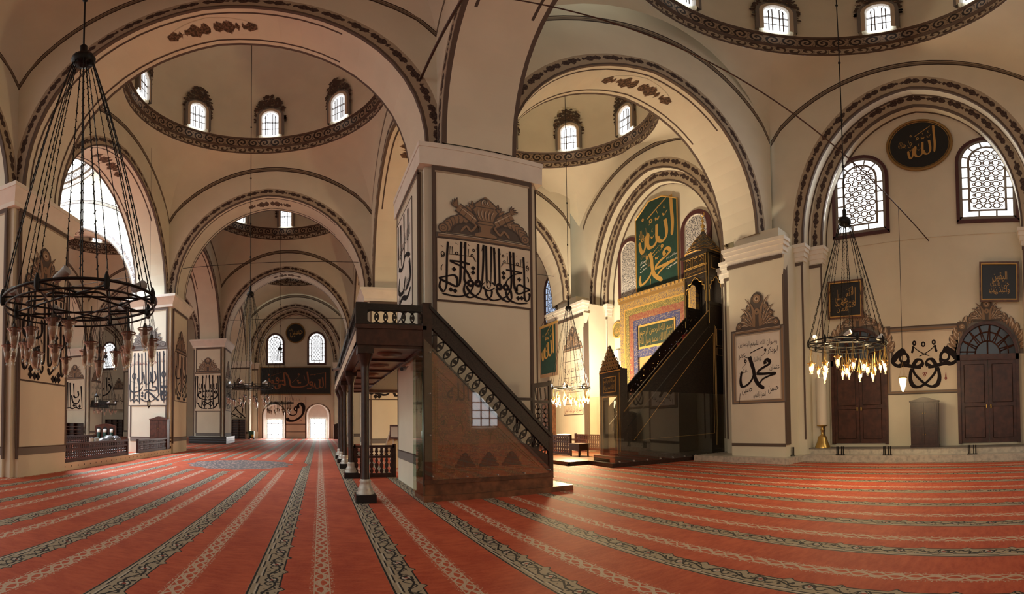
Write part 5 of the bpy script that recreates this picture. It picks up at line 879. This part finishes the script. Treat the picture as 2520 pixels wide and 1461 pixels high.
e=empty('pendant_lamp',23.44,-7.69,0,2.66,'single lit white glass pendant hanging before the framed mirrored script','lamp'); m=MB(); m.mat('bulb_pendant').lathe([(.02,-.42),(.05,-.36),(.10,-.2),(.125,-.02),(.11,0)],12); m.build('lamp_glass',e); m=MB(); m.mat('brass').lathe([(.15,0),(.15,.03),(.12,.04)],12); [m.tube([(.12*cos(b),.12*sin(b),.03),(0,0,.5)],.004,3) for b in (0,2.09,4.19)]; m.build('lamp_collar',e); m=MB(); m.mat('iron').tube([(0,0,.5),(0,0,5.76)],.009,4); m.build('cord',e); lamp('pendant_light','POINT',(23.2,-7.69,2.45),45,(1,.78,.45),soft=.12)
def rod(name,label,a,b,r=.02,mt='iron',cat='tie rod'):
    m=MB(Matrix.Translation(-Vector(a))); m.mat(mt).tube([a,tuple((p+q)/2 for p,q in zip(a,b)),b],r,5); o=m.build(name); o.location=a; tag(o,label,cat)
rod('tie_rod','thin iron tie rod across the aisle between white pier and gallery',(1.2,12.7,10.15),(12.2,12.7,10.12),.016); rod('tie_rod','iron tie rod across the aisle beyond the dark-plinth pier',(1.2,26.0,10.1),(12.2,26.0,10.1),.018)
rod('tie_rod','thick brown tie rod rising from the near pier towards the ceiling',(11.85,-.7,10.85),(11.85,-13,10.85),.035,'wood_rail'); rod('tie_rod','iron tie rod before the mihrab arch',(14.2,12.9,10.1),(23.6,11.3,10.0),.016); rod('tie_rod','faint iron tie rod across the fountain bay arch',(-11.9,12.7,10.0),(-1.2,12.7,10.0),.016)
rod('cable','long slanting brown cable from the ceiling to the south wall',(25.3,-8.4,7.8),(12.4,-3.5,11.95),.022,'wood_rail','cable'); rod('cable','thin conduit line along the south wall below the windows',(25.34,-3.9,7.9),(25.34,-12.2,8.0),.012,'plaster_panel','cable')
# ---------------------------------------------------------------- doors and furniture
def qdoor(n,yc,hw,z0):
    e=empty('door_%d'%n,25.36,yc,QZ,z0,kind='structure'); zs=2.85; T=Matrix.Identity(4)
    m=MB(); m.mat('wood_door'); el=[(-hw*cos(pi*k/18),zs+.2+1.15*sin(pi*k/18)) for k in range(19)]; ei=[(x*.9,zs+.2+(z-zs-.2)*.9) for x,z in el]; m.band(el,ei,-.14); m.band(ei,ei,-.14,-.02); m.band(el,el,-.14,0); m.box((-hw,-.14,zs),(hw,-.0,zs+.2)); [m.box((s*hw-.0 if s<0 else hw-.12,-.14,0),(s*hw+.12 if s<0 else hw,0,zs+.2)) for s in (-1,1)]; m.build('door_frame',e)
    for s in (-1,1):
        m=MB(); m.mat('wood_door'); a,b=(-hw+.12,-.01) if s<0 else (.01,hw-.12); m.box((a,-.08,.03),(b,-.02,zs)); 
        for z0_,z1_ in ((.2,1.25),(1.4,2.7)): m.box((a+.14,-.10,z0_),(b-.14,-.08,z1_)); m.mat('wood_dark'); m.tube([(a+.14,-.095,z0_),(b-.14,-.095,z0_),(b-.14,-.095,z1_),(a+.14,-.095,z1_)],.018,4,True); m.mat('wood_door')
        lf=m.build('door_leaf',e); m=MB(); m.mat('brass').lathe([(.03,0),(.03,.12)],8,(s*.08,-.11,1.2)); m.build('door_handle',lf)
    m=MB(); m.mat('fan_glass'); m.poly([(x,-.03,z) for x,z in ei[::-1]]); f=m.build('fanlight_glass',e)
    m=MB(); m.mat('wood_door'); R=lambda a,r:(hw*.9*r*cos(a),-.05,zs+.2+1.03*r*sin(a))
    for k in range(1,16): a=pi*k/16; m.tube([R(a,.45),R(a+.09*(1 if k%2 else -1),1.0)],.022,4)
    for r in (.45,.75): m.tube([R(pi*k/16,r) for k in range(17)],.025,4)
    m.tube([R(pi/2,.0),R(pi/2,.45)],.03,4); m.build('fanlight_bars',f)
    m=MB(); cw=[(x*1.02,z+.01) for x,z in el]; co=[(-(hw+.26)*cos(pi*k/18),zs+.2+1.42*sin(pi*k/18)) for k in range(19)]; m.mat('paint_grey').band(cw,[(a*.4+c*.6,b*.4+d*.6) for (a,b),(c,d) in zip(cw,co)],-.012); m.mat('paint_ash').band([(a*.4+c*.6,b*.4+d*.6) for (a,b),(c,d) in zip(cw,co)],co,-.014)
    for k in range(30):
        a=pi*(.04+.92*k/29); sg=1 if a<pi/2 else -1; q=lambda f,da:(-(hw+f)*cos(a+da),zs+.22+(1.19+f)*sin(a+da)); d=.17*sg
        (x0_,z0_),(x1_,z1_)=q(.06,0),q(.30 if k%2 else .40,d*.8); m.mat('paint_ash'); leaf(m,x0_,z0_,x1_,z1_,.26,-.018-.0008*k,sg); m.mat('paint_tan'); leaf(m,x0_,z0_,x1_,z1_,.17,-.020-.0008*k,sg); m.mat('paint_light'); leaf(m,x0_+(x1_-x0_)*.3,z0_+(z1_-z0_)*.3,x1_,z1_,.05,-.0215-.0008*k,sg)
    crest(m,0,zs+1.38,1.5,.75,-.046,('paint_ash','paint_tan','paint_light')); m.build('painted_crest',e)
qdoor(3,-5.54,1.14,.52); qdoor(4,-10.47,1.14,.48)
def cabinet(label,x,y,rz,z,w,h,d=.4,mt='wood_dark'):
    e=empty('cabinet',x,y,rz,z,label,'cabinet','tall wooden cabinets'); hw=w/2; m=MB(); m.mat(mt); top=[(-hw,0),(-hw,h*.93)]+[(-hw+w*t,h*(.93+.07*sin(pi*t)**2)) for t in (.2,.35,.5,.65,.8)]+[(hw,h*.93),(hw,0)]; m.prism(top,-d,0); m.box((-hw-.03,-d-.03,h*.90),(hw+.03,.0,h*.93)); m.box((-hw-.02,-d-.02,0),(hw+.02,0,.08)); m.build('body',e)
    for s in (-1,1):
        for z0,z1 in ((.12,h*.42),(h*.45,h*.88)):
            a,b=(-hw+.03,-.008) if s<0 else (.008,hw-.03); m=MB(); m.mat(mt); m.box((a,-d-.02,z0),(b,-d,z1)); m.box((a+.08,-d-.032,z0+.08),(b-.08,-d-.02,z1-.08)); dd=m.build('door',e); m=MB(); m.mat('brass').lathe([(.015,0),(.015,.04)],8,(s*.04,-d-.03,(z0+z1)/2)); m.build('handle',dd)
cabinet('narrow black-brown cabinet standing on the step below the framed mirrored script',24.95,-8.17,QZ,.42,1.0,1.68,.32); cabinet('dark red cabinet against the bright white pier',.8,11.63,0,0,1.03,1.9,.42,'wood_red'); cabinet('dark cabinet in the corner right of the far doorways',11.5,39.0,0,0,.95,1.68,.5); cabinet('tall brown cabinet behind the lit chandelier near the banner',22.9,11.7,QZ,0,.8,2.9,.5,'wood_brown')
e=empty('giant_candle',24.72,-4.2,0,.42,'tall cream candle on a brass bell-shaped base beside the wooden door','candle'); m=MB(); m.mat('cream_wax').lathe([(.20,.80),(.20,2.5),(.17,2.53)],20); m.build('candle_shaft',e); m=MB(); m.mat('brass').lathe([(.30,0),(.29,.06),(.22,.2),(.17,.36),(.15,.42),(.06,.46),(.05,.62),(.10,.66),(.05,.70),(.06,.76),(.21,.79),(.21,.82)],20); m.build('candle_base',e)
for k,(y,s) in enumerate(((-3.4,'left of the giant candle'),(-5.2,'below the left wooden door'),(-6.95,'left of the black-brown cabinet'),(-9.9,'below the right wooden door'))):
    m=MB(); m.mat('iron'); [m.tube([(0,q,0),(0,q,.30)],.022,5) for q in (-.12,-.05,.08,.13)]; m.box((-.04,-.17,0),(.04,.17,.03)); o=m.build('iron_stand'); o.location=(24.0 if k!=0 else 23.6,y,.22); tag(o,'small dark iron stand on the marble step '+s,'stand','iron stands on the marble step')
e=empty('bottle_stand',-1.45,9.3,radians(20),0,'reddish wooden arched stand holding three white-capped bottles in the fountain bay','stand'); m=MB(); m.mat('wood_red').prism([(-.55,0),(.55,0),(.55,1.38),(.3,1.46),(0,1.5),(-.3,1.46),(-.55,1.38)],-.05,.25); m.box((-.52,-.26,.72),(.52,-.05,.78)); m.mat('paint_black'); [m.prism([(c-.13,.78),(c+.13,.78),(c+.13,1.26),(c,1.36),(c-.13,1.26)],-.056,-.05) for c in (-.34,0,.34)]; m.build('board',e)
for c,s in ((-.34,'left'),(0,'middle'),(.34,'right')):
    b=empty('bottle',-1.45+c*cos(radians(20))+.14*sin(radians(20)),9.3+c*sin(radians(20))-.14*cos(radians(20)),0,.78,'dark teal bottle with white cap in the '+s+' niche of the wooden stand','bottle','bottles in the wooden stand'); m=MB(); m.mat('teal_bottle').lathe([(.085,0),(.085,.32),(.05,.36)],10); m.build('body',b); m=MB(); m.mat('white_plastic').lathe([(.088,.30),(.088,.44),(.05,.46)],10); m.build('cap',b)
for k,(y,s,q) in enumerate(((5.05,.20,'left end of the row'),(5.62,.25,'in the middle of the row'),(6.25,.23,'right end of the row'))):
    bm=MB(); bm.mat('bag_foil'); bm.smooth=True; n=14; rows=[]
    for i in range(9):
        t=pi*i/8; rows.append([((s*sin(t)*(1+.16*sin(5*a+i+k)+.10*sin(9*a+2*i)))*cos(a),(s*1.25*sin(t)*(1+.14*sin(4*a+i*1.7)))*sin(a),s*1.1*(1-cos(t))*.9+.02*sin(7*a+i)*sin(t)) for a in [2*pi*j/n for j in range(n)]])
    bm.grid(rows,cu=True); o=bm.build('plastic_bag'); o.location=(.72,y,.56); tag(o,'crumpled grey plastic bundle behind the fountain railing, '+q,'bag','plastic bundles behind the railing')
o=MB(); o.mat('wood_rail').box((-.33,-.85,.0),(.33,.95,.06)); [o.box((a,b,-.50),(a+.06,b+.06,0)) for a in (-.31,.25) for b in (-.8,.85)]; b=o.build('bench'); b.location=(.72,5.65,.50); tag(b,'dark narrow bench carrying the grey plastic bundles','bench')
for k,(y,q) in enumerate(((3.15,'left of the pair'),(3.55,'right of the pair'))):
    o=MB(); o.mat('white_plastic').lathe([(.075,0),(.095,.30)],12); b=o.build('paper_stack'); b.location=(.72,y+1.0,.66); tag(b,'white paper cup stack behind the fountain railing, '+q,'cup stack','white cup stacks')
o=MB(); o.mat('wood_rail').box((-.3,-.38,.60),(.3,.38,.66)); [o.box((a,b,0),(a+.06,b+.06,.60)) for a in (-.28,.22) for b in (-.36,.30)]; b=o.build('small_table'); b.location=(.72,4.35,0); tag(b,'small dark table behind the railing carrying the white cup stacks','table')
def shoerack(label,x,y,rz,w,h,nc,nr,step=0):
    e=empty('shoe_rack',x,y,rz,0,label,'shoe rack','wooden shoe racks'); m=MB(); m.mat('wood_rail'); d=.4; [m.box((-w/2+k*w/nc-.02,-d,0),(-w/2+k*w/nc+.02,0,h)) for k in range(nc+1)]; m.box((-w/2,-.03,0),(w/2,0,h)); m.build('case',e)
    for r in range(nr+1): m=MB(); m.mat('wood_brown'); z=h*r/nr; m.box((-w/2,-d-.01,z-.02),(w/2,-.02,z+.02)); m.build('shelf',e)
shoerack('brown shoe rack with many shelves on the east wall under crossing script',.15,38.15,0,1.55,2.1,2,8); shoerack('dark low shoe rack beside the distant pier, left of the bottle stand',-13.4,24.5,0,2.6,1.5,3,5); shoerack('dark shoe rack against the wall beyond the bottle stand',-15.6,38.7,0,3.2,2.0,4,6)
e=empty('wooden_hood',-P+1.42,2*P-.1,pi/2,2.95,'dark sloping wooden hood fixed to the distant pier','hood'); m=MB(); m.mat('wood_black').prism([(-1.1,0),(1.1,0),(.8,.65),(-.8,.65)],-.9,0); m.build('roof',e)
o=MB(); T0=0; o.mat('green_paint').box((-.3,-.25,.35),(.3,.25,.85)); b=empty('floor_cleaning_cart',1.75,37.4,0,0,'dark green cleaning cart with yellow bucket left of the far doorways','cart'); o.build('body',b); o=MB(); o.mat('yellow_paint').lathe([(.14,.2),(.18,.5)],10,(.15,-.3,0)); o.build('bucket',b); o=MB(); o.mat('iron').tube([(-.3,0,.6),(-.45,0,1.05),(.1,0,1.05)],.02,5); [o.lathe([(.08,0),(.08,.12)],8,(a,c,0)) for a in (-.25,.25) for c in (-.2,.2)]; o.box((-.3,-.25,.1),(.3,.25,.35)); o.build('chassis',b)
# things before the mihrab
balustrade('balustrade','dark low prayer railing lit from behind at the foot of the pulpit',frame(20.3,7.7,-pi/2),.0,1.9,.13,.98,10,'mihrab railings'); balustrade('balustrade','brown railing against the wall below the lit wall panel',frame(23.1,9.6,-pi/2),.1,3.3,.13,.92,18,'mihrab railings')
e=empty('reading_desk',20.5,5.35,QZ,.1,'small dark low desk beside the prayer railing','desk'); m=MB(); m.mat('wood_dark').box((-.4,-.3,.48),(.4,.3,.54)); m.box((-.38,-.28,.25),(.38,.28,.48)); m.build('top',e)
for a in (-.36,.3):
    for b in (-.27,.21): m=MB(); m.mat('wood_dark').box((a,b,0),(a+.06,b+.06,.27)); m.build('leg',e)
o=MB(); o.mat('white_plastic').box((-.28,-.2,0),(.28,.2,.035)); b=o.build('open_book'); b.location=(20.35,6.5,.985); tag(b,'white open book on top of the lit prayer railing','book')
e=empty('preaching_chair',24.4,9.55,QZ,.1,'brown wooden preaching lectern beside the mihrab','lectern'); m=MB(); m.mat('wood_brown').box((-.45,-.4,0),(.45,.3,1.0)); m.box((-.5,-.45,1.0),(.5,.35,1.08)); m.prism([(-.5,1.08),(-.42,1.08),(-.42,1.45),(-.5,1.5)],-.45,.35); m.prism([(.42,1.08),(.5,1.08),(.5,1.5),(.42,1.45)],-.45,.35); m.box((-.5,.27,1.08),(.5,.35,1.52)); m.build('body',e); m=MB(); m.mat('wood_dark'); [m.box((a,-.42,.1),(a+.36,-.4,.9)) for a in (-.4,.04)]; m.build('panel',e)
m=MB(); m.mat('white_plastic').prism([(-.22,0),(.22,0),(.2,.6),(-.2,.6)],-.28,0); o=m.build('loudspeaker'); o.location=(25.36,8.2,4.75); o.rotation_euler=(0,0,QZ); tag(o,'white wall loudspeaker under the small green medallion','loudspeaker')
e=empty('book_rest',12.4,5.0,radians(-60),0,'slanted pale wooden reading stand behind the low railing under the gallery','reading stand'); m=MB(); m.mat('paint_light').prism([(-.75,.45),(-.68,.45),(-.12,1.45),(-.2,1.45)],-.25,.25); m.build('leaning_board',e); m=MB(); m.mat('wood_red').box((-.22,-.3,1.02),(.38,.3,1.5)); m.mat('paint_light').box((-.16,-.31,1.08),(.32,-.29,1.44)); m.box((-.17,-.2,0),(-.1,.2,1.05)); m.box((.25,-.2,0),(.32,.2,1.05)); m.build('box_top',e)
def cam_(label,x,y,z,rz):
    e=empty('security_camera',x,y,rz,z,label,'camera','security cameras'); m=MB(); m.mat('grey_plastic').tube([(0,-.2,-.02),(0,.08,.03)],.05,10); m.mat('black_plastic').tube([(0,-.215,-.023),(0,-.2,-.02)],.042,10); m.build('camera_body',e); m=MB(); m.mat('grey_plastic').tube([(0,.05,.02),(.05,.16,.08)],.015,6); m.build('bracket',e)
cam_('grey security camera under the gallery floor beside the near pier',11.55,-.2,2.8,-.5); cam_('small dark security camera on the outer gallery railing',10.08,4.2,3.3,-1.2)
m=MB(); m.mat('brass').lathe([(.0,0),(.07,.0),(.07,.06),(.03,.12)],12); o=m.build('wall_knob'); o.location=(24.28,-3.2,3.0); o.rotation_euler=(0,-pi/2,0); tag(o,'round wall fitting on the stepped wall edge right of the white framed panel','fitting')
